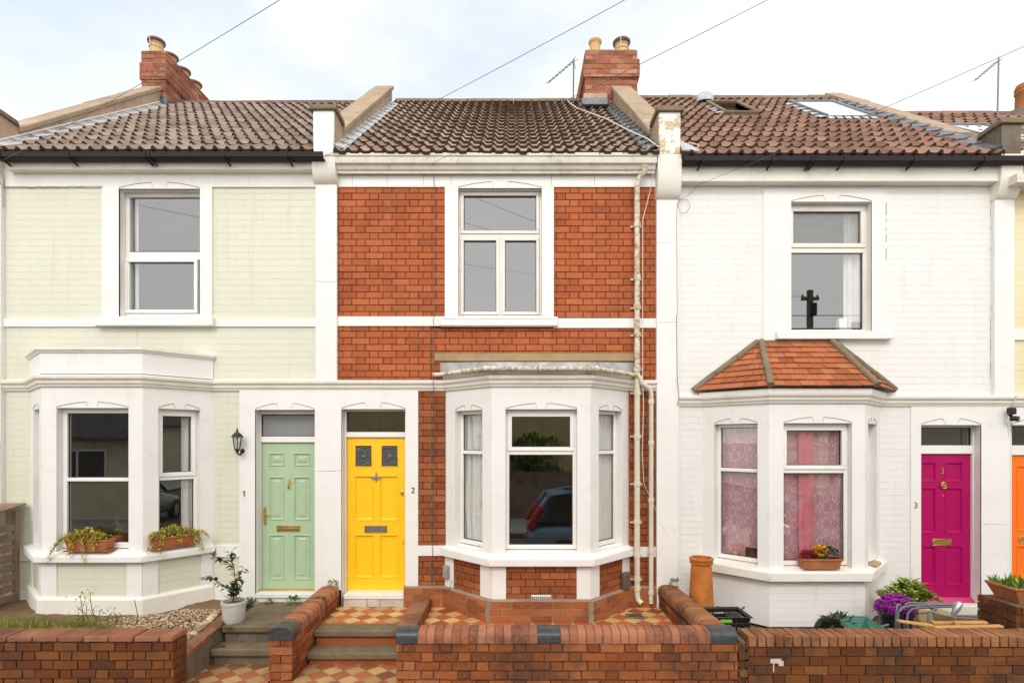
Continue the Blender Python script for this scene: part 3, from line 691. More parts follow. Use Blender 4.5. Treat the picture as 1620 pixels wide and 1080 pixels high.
# cornices -----------------------------------------------------------------
CP = [(-.02, -.13), (.022, -.13), (.03, -.10), (.045, -.095), (.05, -.062), (.075, -.04), (.078, -.012), (.066, 0), (-.02, .012)]
def baypath(k):
    (a, b, c, e), d = BAY[k]; return [(a, 0), (b, -d), (c, -d), (e, 0)]
for k, x0, x1 in ((0, -10.6, X(-8)), (1, X(-7.9), X(518)), (2, X(518.1), X(1038)), (3, X(1071), X(1597)), (4, X(1597.1), 10.6)):
    zc = Z(602) if k < 3 else Z(626)
    path = [(x0, -T)] + ([(p[0], p[1]-T) for p in baypath(k)] if k in BAY else []) + [(x1, -T)]
    if k in BAY:
        p = baypath(k); path = [(x0, 0), *p, (x1, 0)]
    prof = [(d+(0 if k in BAY else 0), zc+z) for d, z in CP]
    mb = MB(); mb.sweep(prof, path); mb.build('cornice', 'cornice', H[k], smooth=25)

# bays -----------------------------------------------------------------
def faces(k):
    p = baypath(k); return [F(p[i], (p[i+1][0]-p[i][0], p[i+1][1]-p[i][1])) for i in range(3)]
BZ = {}      # floor of wall, sill top, window bottom, window top, cornice bottom
BZ[1] = dict(base=.35, sb=Z(890, -.68), st=Z(880, -.68), wb=Z(866, -.5), wt=Z(645, -.6), ct=Z(606))
BZ[2] = dict(base=.35, sb=Z(896, -.68), st=Z(884, -.68), wb=Z(868, -.5), wt=Z(647, -.6), ct=Z(606))
BZ[3] = dict(base=.28, sb=Z(920, -.68), st=Z(906, -.68), wb=Z(893, -.5), wt=Z(669, -.6), ct=Z(630))
OP = {1: [(.24, .78), (.145, .86), (.19, .79)], 2: [(.22, .81), (.14, .865), (.19, .80)], 3: [(.19, .84), (.15, .865), (.22, .80)]}
def frac(fr, lo, hi): return fr.L*lo, fr.L*hi
FC = {k: faces(k) for k in BAY}
for k in BAY:
    b = BZ[k]; mb = MB(); sidewall = MB()
    for i, fr in enumerate(FC[k]):
        f0, f1 = OP[k][i]
        if i == 2: f0, f1 = 1-f1, 1-f0        # fractions for the right facet are measured from the wall
        u0, u1 = frac(fr, f0, f1)
        h = (u0, u1, b['wb']-.03, b['wt'])
        mb.plate(fr, [(0, fr.L, b['sb'], b['ct'])], [h], -.13, .0)
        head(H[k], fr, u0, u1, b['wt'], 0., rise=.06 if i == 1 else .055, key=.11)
        sidewall.plate(fr, [(0, fr.L, b['base'], b['sb']+.02)], [], -.05, -.0)
    mb.build('bay', 'white', H[k], smooth=0)
    sidewall.build('bay_base', {1: 'greenbrick', 2: 'mortar', 3: 'whitebrick'}[k], H[k], smooth=0)
    # sill slab swept round the bay
    p = baypath(k); ext = .0
    ss = MB(); ss.sweep([(-.10, b['wb']-.005), (.07, b['st']+.012), (.085, b['st']), (.085, b['sb']), (-.02, b['sb']-.004), (-.10, b['sb'])], p, cap=True)
    ss.build('bay_sill', 'white2' if k == 3 else 'white', H[k], bevel=.008, smooth=25)
# lower bay details
for i, fr in enumerate(FC[1]):
    for f0, f1 in {0: [(0, .2), (.8, 1.0)], 1: [(0, .155), (.85, 1.0)], 2: [(0, .2), (.82, 1.0)]}[i]:
        mb = MB(); mb.plate(fr, [(*frac(fr, f0, f1), .5, BZ[1]['sb'])], [], -.001, .014); mb.build('bay_pier', 'white', H[1], smooth=0)
mb = MB(); mb.sweep([(-.05, .30), (.05, .30), (.05, .60), (.035, .625), (-.05, .64)], baypath(1)); mb.build('plinth', 'white2', H[1], smooth=0, bevel=.01)
for i, fr in enumerate(FC[2]):
    u0, u1 = frac(fr, *{0: (.20, .78), 1: (.145, .86), 2: (.20, .80)}[i])
    bk = MB(); bk.bricks(fr, [(u0, u1, .58, BZ[2]['sb'])], 0., .008, seed=20+i, L=.225); bk.build('brickwork', 'brick_low', H[2], smooth=0, label='browner lower brickwork')
    for r_ in ((0, u0, .58, BZ[2]['sb']), (u1, fr.L, .58, BZ[2]['sb'])): mb = MB(); mb.plate(fr, [r_], [], -.001, .012); mb.build('bay_pier', 'white', H[2], smooth=0)
# stepped brick plinth under the red house
pp = [(X(640), 0), (BAY[2][0][0], 0), *baypath(2)[1:3], (BAY[2][0][3], 0), (X(1037), 0)]
mb = MB(); mb.sweep([(-.05, .33), (.065, .33), (.065, .592), (.03, .606), (-.05, .606)], pp); mb.build('plinth', 'mortar_pale', H[2], smooth=0)
bk = MB()
off = []
n_ = len(pp)
for i in range(n_-1):
    fr = F(pp[i], (pp[i+1][0]-pp[i][0], pp[i+1][1]-pp[i][1]))
    g0 = math.tan(.5*math.acos(max(-1, min(1, (lambda a, b_: a[0]*b_[0]+a[1]*b_[1])(fr.u, F(pp[i-1], (pp[i][0]-pp[i-1][0], pp[i][1]-pp[i-1][1])).u))))) if i else 0
    sgn = lambda f1, f2: f1.u[0]*f2.u[1]-f1.u[1]*f2.u[0]
    e0 = e1 = 0
    if i: fp = F(pp[i-1], (pp[i][0]-pp[i-1][0], pp[i][1]-pp[i-1][1])); s_ = sgn(fp, fr); e0 = -.065*math.tan(math.asin(max(-1, min(1, s_)))/2)
    if i < n_-2: fn = F(pp[i+1], (pp[i+2][0]-pp[i+1][0], pp[i+2][1]-pp[i+1][1])); s_ = sgn(fr, fn); e1 = -.065*math.tan(math.asin(max(-1, min(1, s_)))/2)
    bk.bricks(fr, [(0+e0*-1*-1+.004, fr.L-e1*-1-.004, .352, .592)], .065, .071, course=.083, voff=.345, seed=40+i, bond='stretch', L=.233, joint=.012)
bk.build('plinth_brickwork', 'brick_plinth', H[2], smooth=0)
# panels of brick on the red house
for i, r_ in enumerate([rect(535.5, 703.5, 297.5, 500.5), rect(876.5, 1036.5, 297.5, 503.5), rect(535.5, 681, 516.5, 600), rect(683, 1036.5, 519.5, 600)]):
    up = MB(); up.bricks(MAIN, [r_], seed=3+i); up.build('brickwork', 'brick_up', H[2], smooth=0)
for i, r_ in enumerate([rect(662.5, 704.5, 613, 861.5), rect(662.5, 704.5, 878.5, 932), rect(990, 1036.5, 613, 863.5), rect(990, 1036.5, 880.5, 932)]):
    lo = MB(); lo.bricks(MAIN, [r_], seed=13+i); lo.build('brickwork', 'brick_low', H[2], smooth=0, label='browner lower brickwork')
# dark seam between the two builds of brick, with scraps of white pointing
mb = MB(); mb.fb(MAIN, X(681.6), X(682.4), Z(600), Z(516), 0, .006); mb.fb(MAIN, X(681.6), X(682.4), Z(932), Z(616), 0, .0115); mb.build('seam', 'crack', H[2], smooth=0)

# house 1 bay parapet, house 2 flat lead roof, house 3 tiled hipped roof
mb = MB(); mb.sweep([(-.12, Z(600)), (.02, Z(600)), (.02, 3.45), (-.12, 3.45)], baypath(1)); mb.build('bay_parapet', 'white', H[1], smooth=0)
mb = MB(); mb.sweep([(-.13, 3.45), (.03, 3.45), (.045, 3.475), (.06, 3.485), (.06, 3.515), (-.13, 3.53)], baypath(1)); mb.build('bay_parapet_coping', 'white2', H[1], smooth=25)
p = baypath(1); mb = MB(); a = [(q[0], q[1], 3.3) for q in p]; mb.quad(*a); mb.build('bay_roof', 'lead', H[1], smooth=0)
p = baypath(2); mb = MB(); q = [(p[0][0]-.07, -.002), (p[1][0]-.05, p[1][1]-.10), (p[2][0]+.05, p[2][1]-.10), (p[3][0]+.07, -.002)]
zz = [3.42, 3.335, 3.335, 3.42]
a = [mb.V((x, y, z)) for (x, y), z in zip(q, zz)]; b_ = [mb.V((x, y, 3.27)) for (x, y) in q]
mb.face(a)
for i in range(3): mb.face((b_[i], b_[i+1], a[i+1], a[i]))
mb.build('bay_roof', 'lead_pale', H[2], smooth=0)
mb = MB(); mb.plate(MAIN, [rect(688, 1003, 559, 571)], [], 0, .03); mb.build('flashing_band', 'buff', H[2], bevel=.004)
mb = MB(); mb.sweep([(-.05, 3.20), (.045, 3.205), (.05, 3.30), (-.05, 3.30)], baypath(2)); mb.build('bay_fascia', 'gutter_white', H[2], smooth=0)
bp = baypath(2); off = .125
gp = [(bp[0][0]-.15, -.06), (bp[0][0]-.04, -.10), (bp[1][0]-.09, bp[1][1]-.115), (bp[1][0]-.02, bp[1][1]-.135), (bp[2][0]+.02, bp[2][1]-.135), (bp[2][0]+.09, bp[2][1]-.115), (bp[3][0]+.04, -.12), (X(1008), -.10)]
mb = MB(); mb.tube([(x, y, 3.262-.012*(i/7)) for i, (x, y) in enumerate(gp)], .026, 10)
for x in (-.30, -.20, .34, .86, .96): mb.lathe((x, -.735, 3.257), [(.034, -.02), (.034, .02)], 12, axis='x', cap=True)
mb.build('bay_gutter', 'pipe_old', H[2], smooth=50)
# hipped bay roof of house 3: three slopes of small clay tiles
ex = .085
hp = [(X(1096), -.02), (X(1219, -.72), -.72), (X(1388, -.72), -.72), (X(1414), -.02)]
tp = [(X(1199), -.012), (X(1202), -.03), (X(1313), -.03), (X(1316), -.012)]
ze3, zt3 = Z(611.5, -.70), Z(543)
rt = MB(); rnd = random.Random(5)
def slope(A, B, Ct, Dt, rows=8, tw=.165):
    A, B, Ct, Dt = Vector(A), Vector(B), Vector(Ct), Vector(Dt)      # A-B eaves, Dt-Ct top
    n = (B-A).cross(Dt-A).normalized()
    if n.z < 0: n = -n
    for r in range(rows):
        t0, t1 = r/rows, min(1, (r+1.12)/rows)
        l0, r0 = A.lerp(Dt, t0), B.lerp(Ct, t0); l1, r1 = A.lerp(Dt, t1), B.lerp(Ct, t1)
        W_ = (r0-l0).length; nn = max(1, round(W_/tw)); o = .5*(r % 2)
        e = sorted({0., 1., *[(i+o)/nn for i in range(nn+1) if 0 < (i+o)/nn < 1]})
        for a_, b__ in zip(e, e[1:]):
            g_ = .003/max(W_, .1); a2, b2 = a_+g_, b__-g_
            if b2 <= a2: continue
            h0 = .022+rnd.uniform(-.003, .004); h1 = .004
            pts = [l0.lerp(r0, a2)+n*(h0-.014), l0.lerp(r0, b2)+n*(h0-.014), l1.lerp(r1, b2)+n*(h1-.014), l1.lerp(r1, a2)+n*(h1-.014)]
            rt.hexa([*pts, l0.lerp(r0, a2)+n*h0, l0.lerp(r0, b2)+n*h0, l1.lerp(r1, b2)+n*h1, l1.lerp(r1, a2)+n*h1])
E3 = [(x, y, ze3) for x, y in hp]; T3 = [(x, y, zt3) for x, y in tp]
slope(E3[0], E3[1], T3[1], T3[0]); slope(E3[1], E3[2], T3[2], T3[1]); slope(E3[2], E3[3], T3[3], T3[2])
br = rt.build('bay_roof', 'clay', H[3], smooth=0)
mb = MB()
for a, b in ((E3[0], T3[0]), (E3[1], T3[1]), (E3[2], T3[2]), (E3[3], T3[3])):
    a, b = Vector(a), Vector(b); n = 3
    for i in range(n): mb.tube([a.lerp(b, i/n)+Vector((0, -.01, .02)), a.lerp(b, (i+1)/n-.01)+Vector((0, -.012, .024))], .04, 10)
mb.tube([Vector(T3[0])+Vector((0, 0, .01)), Vector(T3[3])+Vector((0, 0, .01))], .03, 8)
mb.build('hip_tile', 'cap_stone', br, smooth=50)
mb = MB(); mb.sweep([(-.05, ze3-.10), (.07, ze3-.10), (.075, ze3-.02), (.04, ze3-.012), (-.05, ze3-.01)], baypath(3)); mb.build('bay_fascia', 'white', H[3], smooth=0)

# heads over the flat openings, sills
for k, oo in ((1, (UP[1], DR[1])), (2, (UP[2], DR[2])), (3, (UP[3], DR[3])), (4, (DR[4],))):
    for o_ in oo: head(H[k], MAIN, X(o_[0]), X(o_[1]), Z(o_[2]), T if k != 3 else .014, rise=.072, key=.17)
for k, (a, b, c, e) in {1: (157, 342, 503, 517.5), 2: (697, 882, 503, 517.5), 3: (1225, 1407, 526, 538)}.items():
    mb = MB(); mb.fb(MAIN, X(a), X(b), Z(e), Z(c), -.15, .085); mb.build('sill', 'white', H[k], bevel=.012, segs=2)
# frieze joints
mb = MB()
for px in (558, 613, 670, 714, 872, 940): mb = MB(); mb.fb(MAIN, X(px)-.002, X(px)+.002, Z(295), Z(264), T-.002, T+.0015); mb.build('frieze_joint', 'crack', H[2], smooth=0)
mb = MB()
for px in (66, 164, 334): mb = MB(); mb.fb(MAIN, X(px)-.0015, X(px)+.0015, Z(295), Z(268), T-.002, T+.0012); mb.build('frieze_joint', 'cornice', H[1], smooth=0)
mb = MB()
for a, b in ((321, 342), (346, 352), (360, 366), (371, 384), (394, 412)): mb.fb(MAIN, X(1400.2), X(1401.2), Z(b), Z(a), .0, .0155)
mb.build('crack', 'crack', H[3], smooth=0)

# joints, cracks and chipped edges in the painted stone
rnd = random.Random(44)
def crack(k, pts, d, w=.0022, mat='crack'):
    mb = MB(); pts = [(X(a), Z(b)) for a, b in pts]; full = []
    for (a, b), (c, e) in zip(pts, pts[1:]):
        n = max(2, int(math.hypot(c-a, e-b)/.05))
        full += [(a+(c-a)*i/n+rnd.uniform(-.004, .004), b+(e-b)*i/n+rnd.uniform(-.004, .004)) for i in range(n)]
    full.append(pts[-1])
    mb.tube([MAIN.p(a, b, d) for a, b in full], [w*rnd.uniform(.5, 1.3) for _ in full], 4); mb.build('crack', mat, H[k], smooth=0)
crack(1, [(502, 447), (535, 447.5)], .062); crack(1, [(502, 292), (535, 292.5)], .062); crack(2, [(1038, 387), (1052, 387)], .062); crack(2, [(1037, 512), (1071, 511)], .062); crack(3, [(1554, 828), (1590, 829)], .014); crack(3, [(1598, 640), (1592, 660), (1594, 690)], .014)
crack(1, [(504, 300), (503.5, 360), (504.5, 420), (503, 500)], .0255, .003, 'buff'); crack(1, [(165, 296), (60, 297), (10, 296)], .0255, .003, 'buff'); crack(2, [(1037, 640), (1038, 760), (1037, 900)], .0015, .004); crack(1, [(502, 745), (541, 744)], .0245); crack(1, [(217, 520), (218, 545)], .0, .002)
crack(3, [(1567, 330), (1567.5, 430), (1566.5, 600)], .0015, .002); crack(2, [(535.5, 300), (535, 400), (535.8, 500)], .0255, .003); crack(2, [(700, 506), (760, 507), (830, 506.5), (880, 507)], .0855, .002)
crack(3, [(1255, 860), (1300, 859)], .0); crack(1, [(370, 600), (371, 606)], .02)
# ------------------------------------------------------------------ eaves, gutters, roofs, chimneys
for k, (a, b, py0, py1) in {1: (9, 500, 249, 268), 3: (1073, 1588, 258, 287)}.items():
    Y = -.13; mb = MB(); mb.box(X(a, Y), X(b, Y), Y, .02, Z(py1, Y), Z(py0, Y)+.02); mb.build('fascia', 'white2', H[k], bevel=.006)
    yc = -.20; zt = Z(239.5 if k == 1 else 246, yc-.07); mb = MB()
    prof = [(yc+.06, zt), (yc+.065, zt-.055), (yc+.04, zt-.078), (yc-.04, zt-.078), (yc-.066, zt-.06), (yc-.07, zt), (yc-.062, zt), (yc-.058, zt-.055), (yc-.035, zt-.07), (yc+.035, zt-.07), (yc+.056, zt-.05), (yc+.052, zt)]
    mb.extrude(prof, X(a-10 if k == 1 else a+6, yc), X(b+14 if k == 1 else b+40, yc)); gut = mb.build('gutter', 'gutter_black', H[k], smooth=40)
    for px in ((7, 114, 234, 240, 357, 456) if k == 1 else (1110, 1220, 1281, 1286, 1332, 1442, 1552)):
        x = X(px, yc); br = MB()
        br.box(x-.012, x+.012, yc-.077, yc-.071, zt-.07, zt+.004); br.tube([(x, yc-.07, zt-.07), (x+.03*(1 if px < 700 else -1), yc-.01, zt-.105), (x+.036*(1 if px < 700 else -1), yc+.05, zt-.12)], .012, 6); br.build('gutter_bracket', 'gutter_black', gut)
Y = -.20; mb = MB(); zt = Z(241, -.28)
prof = [(-.02, zt-.05), (-.10, zt-.21), (-.13, zt-.21), (-.135, zt-.185), (-.17, zt-.17), (-.185, zt-.15), (-.19, zt-.125), (-.25, zt-.115), (-.262, zt-.08), (-.268, zt-.045), (-.29, zt-.035), (-.295, zt), (-.28, zt), (-.15, zt-.03)]
zt2 = Z(241.5, -.19); prof = [(y*.66, zt2+(z-zt)*.98) for y, z in prof]
mb.extrude(prof, X(513, -.19), X(1040, -.19)); mb.build('gutter', 'gutter_white', H[2], smooth=25)
mb = MB(); mb.box(-10.6, X(-8), -.26, 0, 5.9, 6.0); mb.build('gutter', 'gutter_black', H[0]); mb = MB(); mb.box(X(1600, -.2), 10.5, -.28, 0, Z(288, -.28), Z(274, -.28)); mb.build('gutter', 'gutter_white', H[4])

def roof_frame(k):
    ze, zr = zroof(k); th = math.atan2(zr-ze, RY-EY); L = math.hypot(zr-ze, RY-EY)
    return ze, zr, th, L
def rp(k, x, s, w):
    ze, zr, th, L = roof_frame(k); return (x, EY+s*math.cos(th)-w*math.sin(th), ze+s*math.sin(th)+w*math.cos(th))
SKY3 = [(4.95, 5.76, 1.80, 3.03), (3.46, 4.04, 2.14, 3.0)]
def roof(k, x0, x1, mat, skip=(), pitch=.15, rows=16, mirror=1):
    ze, zr, th, L = roof_frame(k); g = L/rows; mb = MB(); rnd = random.Random(k)
    nx = int(round((x1-x0)/pitch)); pitch = (x1-x0)/nx; NS = 8
    for r in range(rows):
        s0 = r*g-(.05 if r == 0 else 0); s1 = min(L, (r+1)*g+.05)
        for c in range(nx):
            xa = x0+c*pitch; yc = EY+(s0+s1)/2*math.cos(th)
            if any(a-.05 < xa+pitch/2 < b+.05 and y0-.02 < yc < y1 for a, b, y0, y1 in skip): continue
            jx, jw = rnd.uniform(-.004, .004), rnd.uniform(-.004, .006)
            js = rnd.uniform(-.011, .011)-(rnd.uniform(.02, .04) if rnd.random() < .012 else 0)+.008*noise.noise((c*.21, r*.35, k*3.1))
            T0 = []; T1 = []; B0 = []
            for i in range(NS+1):
                t = i/NS; q = t if mirror > 0 else 1-t
                h = .038*math.sin(math.pi*q/.46)**1.0 if q < .46 else -.003*math.sin(math.pi*(q-.46)/.54)
                x = xa+t*pitch+jx
                T0.append(mb.V(rp(k, x, s0+js, h+.042+jw))); T1.append(mb.V(rp(k, x, s1, h+.002+jw))); B0.append((x, s0+js, h-.002+jw))
            for i in range(NS): mb.face((T0[i], T0[i+1], T1[i+1], T1[i]))
            bi = [mb.V(rp(k, *b)) for b in B0]
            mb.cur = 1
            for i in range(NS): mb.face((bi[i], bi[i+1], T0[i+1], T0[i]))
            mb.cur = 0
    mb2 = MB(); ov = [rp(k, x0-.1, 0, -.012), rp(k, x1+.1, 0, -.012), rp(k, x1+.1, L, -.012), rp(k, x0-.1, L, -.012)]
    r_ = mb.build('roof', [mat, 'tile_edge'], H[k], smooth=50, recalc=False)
    mb2.quad(*ov); bk = [(x0-.1, 7.4, ze), (x1+.1, 7.4, ze)]; mb2.quad(ov[3], ov[2], bk[1], bk[0])
    mb2.build('roof_felt', 'gutter_black', r_, smooth=0)
    rd = MB(); n = int((x1-x0)/.42)
    for i in range(n):
        a = x0+(x1-x0)*i/n; b = x0+(x1-x0)*(i+1)/n-.006; dz = rnd.uniform(-.006, .006)
        arc = [(RY+.11*math.cos(t*math.pi/8), zr-.03+dz+.10*math.sin(t*math.pi/8)) for t in range(9)]
        rd.extrude(arc+[(RY, zr-.03)], a, b)
    rd.build('ridge_tile', {1: 'tile_edge2', 2: 'cap_stone', 3: 'cap_stone', 4: 'tile3', 0: 'tile1'}[k], r_, smooth=40)
    return r_
rf = {}
rf[0] = roof(0, -10.6, PX[1][0], 'tile1', rows=12, pitch=.3)
rf[1] = roof(1, PX[1][1], PX[2][0], 'tile1', rows=15)
rf[2] = roof(2, PX[2][1], PX[3][0], 'tile2')
rf[3] = roof(3, PX[3][1], PX[4][0], 'tile3', skip=SKY3, mirror=-1, rows=14)
rf[4] = roof(4, PX[4][1], 10.5, 'tile3', rows=14, pitch=.2)
# lead soakers stepped along the parapets
def soakers(k, x, side, wd, n, mat, s0=0.05, s1=None):
    L = roof_frame(k)[3]; s1 = s1 or L-.5; mb = MB(); rnd = random.Random(9+k)
    g_ = (s1-s0)/n
    for i in range(n):
        a, b = s0+i*g_, s0+(i+1.15)*g_; xs = [x, x+side*wd*.35, x+side*wd*.75, x+side*wd]
        hs = [.085, .06, .052, .028]; A = []; B = []; C_ = []
        j = rnd.uniform(-.012, .012)
        for q, h in zip(xs, hs): A.append(mb.V(rp(k, q, a+j, h+.016))); B.append(mb.V(rp(k, q, b+j, h-.004))); C_.append(mb.V(rp(k, q, a+j, h-.004)))
        for q in range(3): mb.face((A[q], A[q+1], B[q+1], B[q])); mb.face((C_[q], C_[q+1], A[q+1], A[q]))
        mb.face((A[3], B[3], C_[3]))
    mb.build('lead_flashing', mat, rf[k], smooth=60)
soakers(2, PX[2][1]+.003, 1, .12, 15, 'lead_pale'); soakers(2, PX[3][0]-.003, -1, .17, 15, 'lead'); soakers(1, PX[1][1]+.003, 1, .16, 13, 'lead_pale', s1=4.3); soakers(3, PX[4][0]-.003, -1, .22, 14, 'lead')
mb = MB()
for i in range(2): pass
ze, zr, th, L = roof_frame(1); a = rp(1, PX[1][1]+.004, 0, .10); b = rp(1, PX[1][1]+.004, 4.3, .10)
mb.hexa([a, (a[0]+.006, a[1], a[2]), (b[0]+.006, b[1], b[2]), b, (a[0], a[1], a[2]+.022), (a[0]+.006, a[1], a[2]+.022), (b[0]+.006, b[1], b[2]+.022), (b[0], b[1], b[2]+.022)]); mb.build('flashing_edge', 'white', rf[1])
# roof windows on house 3
def skylight(k, x0, x1, y0, y1, opened=False):
    th = roof_frame(k)[2]; s0, s1 = (y0-EY)/math.cos(th), (y1-EY)/math.cos(th)
    mb = MB(); P = lambda x, s, w: rp(k, x, s, w)
    def bar(a, b, c, e, w0, w1): mb.hexa([P(a, c, w0), P(b, c, w0), P(b, e, w0), P(a, e, w0), P(a, c, w1), P(b, c, w1), P(b, e, w1), P(a, e, w1)])
    f = .06
    bar(x0, x1, s0, s0+f, -.02, .075); bar(x0, x1, s1-f, s1, -.02, .095); bar(x0, x0+f, s0+f, s1-f, -.02, .09); bar(x1-f, x1, s0+f, s1-f, -.02, .09)
    wn_ = mb.build('roof_window', 'metal_grey' if not opened else 'cap_stone', rf[k], bevel=.006)
    fl = MB()
    for i in range(6 if not opened else 4):                                   # pale dressed flashing down the left and along the foot
        a, b = s0+(s1-s0)*i/6, s0+(s1-s0)*(i+.9)/6
        fl.hexa([P(x0-.10, a, .045), P(x0-.002, a, .06), P(x0-.002, b, .045), P(x0-.10, b, .03), P(x0-.10, a, .055), P(x0-.002, a, .072), P(x0-.002, b, .055), P(x0-.10, b, .04)])
    n_ = 6
    for i in range(n_ if not opened else 0):
        a, b = x0+(x1-x0)*(i+.1)/n_, x0+(x1-x0)*(i+.75)/n_
        fl.hexa([P(a, s0-.10, .045), P(b, s0-.10, .045), P(b, s0-.003, .055), P(a, s0-.003, .055), P(a, s0-.10, .055), P(b, s0-.10, .055), P(b, s0-.003, .066), P(a, s0-.003, .066)])
    fl.build('lead_flashing', 'lead_pale', rf[k])
    if not opened:
        g_ = MB(); g_.quad(P(x0+f, s0+f, .062), P(x1-f, s0+f, .062), P(x1-f, s1-f, .07), P(x0+f, s1-f, .07)); g_.build('roof_window_pane', 'sky_glass', rf[k], smooth=0, recalc=False)
        return
    box = MB(); d = -.35                                   # looking into the pine lined opening
    a, b, c, e = x0+f, x1-f, s0+f, s1-f
    box.quad(P(a, e, d), P(b, e, d), P(b, e, .06), P(a, e, .06)); box.quad(P(a, c, d), P(a, e, d), P(a, e, .06), P(a, c, .06)); box.quad(P(b, c, d), P(b, e, d), P(b, e, .06), P(b, c, .06)); box.quad(P(a, c, d), P(b, c, d), P(b, e, d), P(a, e, d))
    box.build('roof_window_lining', 'wood', rf[k], smooth=0)
    v_ = MB(); v_.lathe(P((x0+x1)/2-.25, s1+.22, .10), [(0, .10), (.10, .085), (.15, .03), (.155, -.08)], 16, sy=.7); v_.build('roof_vent', 'lead_pale', rf[k], smooth=60)
    return
    sm = (s0+s1)/2; ss = MB(); ax = [(a+.01, b-.01)]
    def tl(x, q, w): ang = R(-24); return P(x, sm+q*math.cos(ang)-w*math.sin(ang), .07+q*math.sin(ang)*-1+w*math.cos(ang))
    hl = (s1-s0)/2-.02
    for (p, q, r, t) in ((a+.01, b-.01, -hl, -hl+.06), (a+.01, b-.01, hl-.06, hl), (a+.01, a+.06, -hl+.06, hl-.06), (b-.06, b-.01, -hl+.06, hl-.06)):
        ss.hexa([tl(p, r, 0), tl(q, r, 0), tl(q, t, 0), tl(p, t, 0), tl(p, r, .05), tl(q, r, .05), tl(q, t, .05), tl(p, t, .05)])
    ss.build('roof_window_sash', 'wood', rf[k], bevel=.005)
    pn = MB(); pn.quad(tl(a+.06, -hl+.06, .03), tl(b-.06, -hl+.06, .03), tl(b-.06, hl-.06, .03), tl(a+.06, hl-.06, .03)); pn.build('roof_window_pane', 'glass', rf[k], smooth=0, recalc=False)
skylight(3, *SKY3[0]); skylight(3, *SKY3[1], opened=True)
skylight(4, X(1530, 1.6), X(1605, 1.6), 1.2, 2.2)

# chimneys
def chimney(k, x0, x1, y0, y1, zb, zt, pots, steps, haunch=None):
    core = MB(); bk = MB()
    bands = []; z = zb
    for frac_, out_ in steps: zz = zb+(zt-zb)*frac_; bands.append((z, zz, out_)); z = zz
    for (a, b, o_) in bands:
        core.box(x0-o_+.004, x1+o_-.004, y0-o_+.004, y1+o_-.004, a, b)
        for fr in (F((x0-o_, y0-o_), (x1-x0+2*o_, 0)), F((x1+o_, y0-o_), (0, y1-y0+2*o_)), F((x0-o_, y1+o_), (0, -(y1-y0+2*o_)))):
            bk.bricks(fr, [(0, fr.L, a+.001, b-.001)], -.003, .004, course=.088, voff=zb, L=.24, bond='stretch', seed=k*10+int(a*10), jit=.004, joint=.011)
    ch = core.build('chimney', 'mortar_pale', H[k], smooth=0)
    bk.build('chimney_brickwork', 'brick_chim', ch, smooth=0)
    cp = MB(); cp.box(x0+.02, x1-.02, y0+.02, y1-.02, zt, zt+.03); cp.build('flaunching', 'parapet', ch, bevel=.02)
    for (px, py, h, r, m, wired) in pots:
        p = MB(); p.lathe((px, py, zt+.01), [(r*1.0, 0), (r*.93, h*.5), (r*.88, h*.76), (r*.92, h*.8), (r*1.13, h*.87), (r*1.16, h*.95), (r*1.1, h), (r*.86, h), (r*.8, h*.7)], 22)
        po = p.build('chimney_pot', m, ch, smooth=50)
        if wired:
            w_ = MB(); w_.lathe((px, py, zt+.01), [(r*1.0, h*.83), (r*1.2, h*.86), (r*1.24, h*.9), (r*1.24, h*.99), (r*1.12, h*1.03), (r*.86, h*1.02), (r*.8, h*.75)], 22); w_.build('pot_rim', 'pot_brown', ch, smooth=50)
            t = MB(); t.tube([(px+r*1.0*math.cos(a*.52), py+r*1.0*math.sin(a*.52), zt+.01+h*.55) for a in range(13)], .008, 5); t.tube([(px-r*.35, py-r*1.2, zt+.01+h*1.0), (px-r*.3, py-r*1.02, zt+.01+h*.55)], .007, 5); t.build('pot_wire', 'wire_w', ch)
    return ch
h1 = chimney(1, X(224, 3.2), X(262, 3.2), 3.2, 4.95, 8.0, Z(81, 3.2), [(X(243, 3.3)-.01, 3.40+i*.42, .31, .122, 'pot_buff', True) for i in range(4)], [(.66, 0), (.86, .022), (1, .0)])
mb = MB(); mb.box(X(224, 3.2)-.03, X(262, 3.2)+.035, 3.16, 4.3, Z(178, 3.2), Z(153, 3.2)); mb.build('chimney_flashing', 'lead', h1, bevel=.01)
h2 = chimney(2, X(926, 3.0), X(1008, 3.0), 3.0, 4.5, 8.1, Z(79, 3.0), [(X(942, 3.2), 3.25, .32, .105, 'pot_buff', False), (X(985, 3.2), 3.3, .34, .13, 'pot_buff', True), (X(972, 3.9), 3.95, .38, .13, 'pot_buff', True), (X(940, 3.9), 4.1, .30, .11, 'pot_buff', False)], [(.62, 0), (.86, .035), (1, .0)])
mb = MB(); mb.box(X(924, 3.0)-.015, X(960, 3.0), 2.93, 4.45, 7.9, Z(151, 3.0)); mb.build('chimney_haunch', 'parapet', h2, bevel=.01)
mb = MB(); mb.box(X(926, 3.0)-.10, X(958, 3.0), 2.70, 3.1, Z(176, 2.9), Z(165, 2.9)); mb.build('chimney_flashing', 'lead', h2, bevel=.01)
mb = MB(); xs = X(1581, 3.3); mb.hexa([(xs, 3.3, 8.2), (11, 3.3, 8.2), (11, 4.6, 8.2), (xs, 4.6, 8.2), (xs+.02, 3.3, Z(181, 3.3)), (11, 3.3, Z(120, 3.3)), (11, 4.6, Z(120, 3.3)), (xs+.02, 4.6, Z(181, 3.3))])
h4 = mb.build('chimney', 'parapet_dark', H[4], bevel=.02)
mb = MB(); c = (X(1622, 3.6), 3.6, Z(158, 3.6)); mb.lathe(c, [(.16, -.2), (.15, .1), (.17, .13), (.15, .16), (.17, .2), (.14, .28)], 18); mb.build('chimney_pot', 'pot_clay', h4, smooth=50)

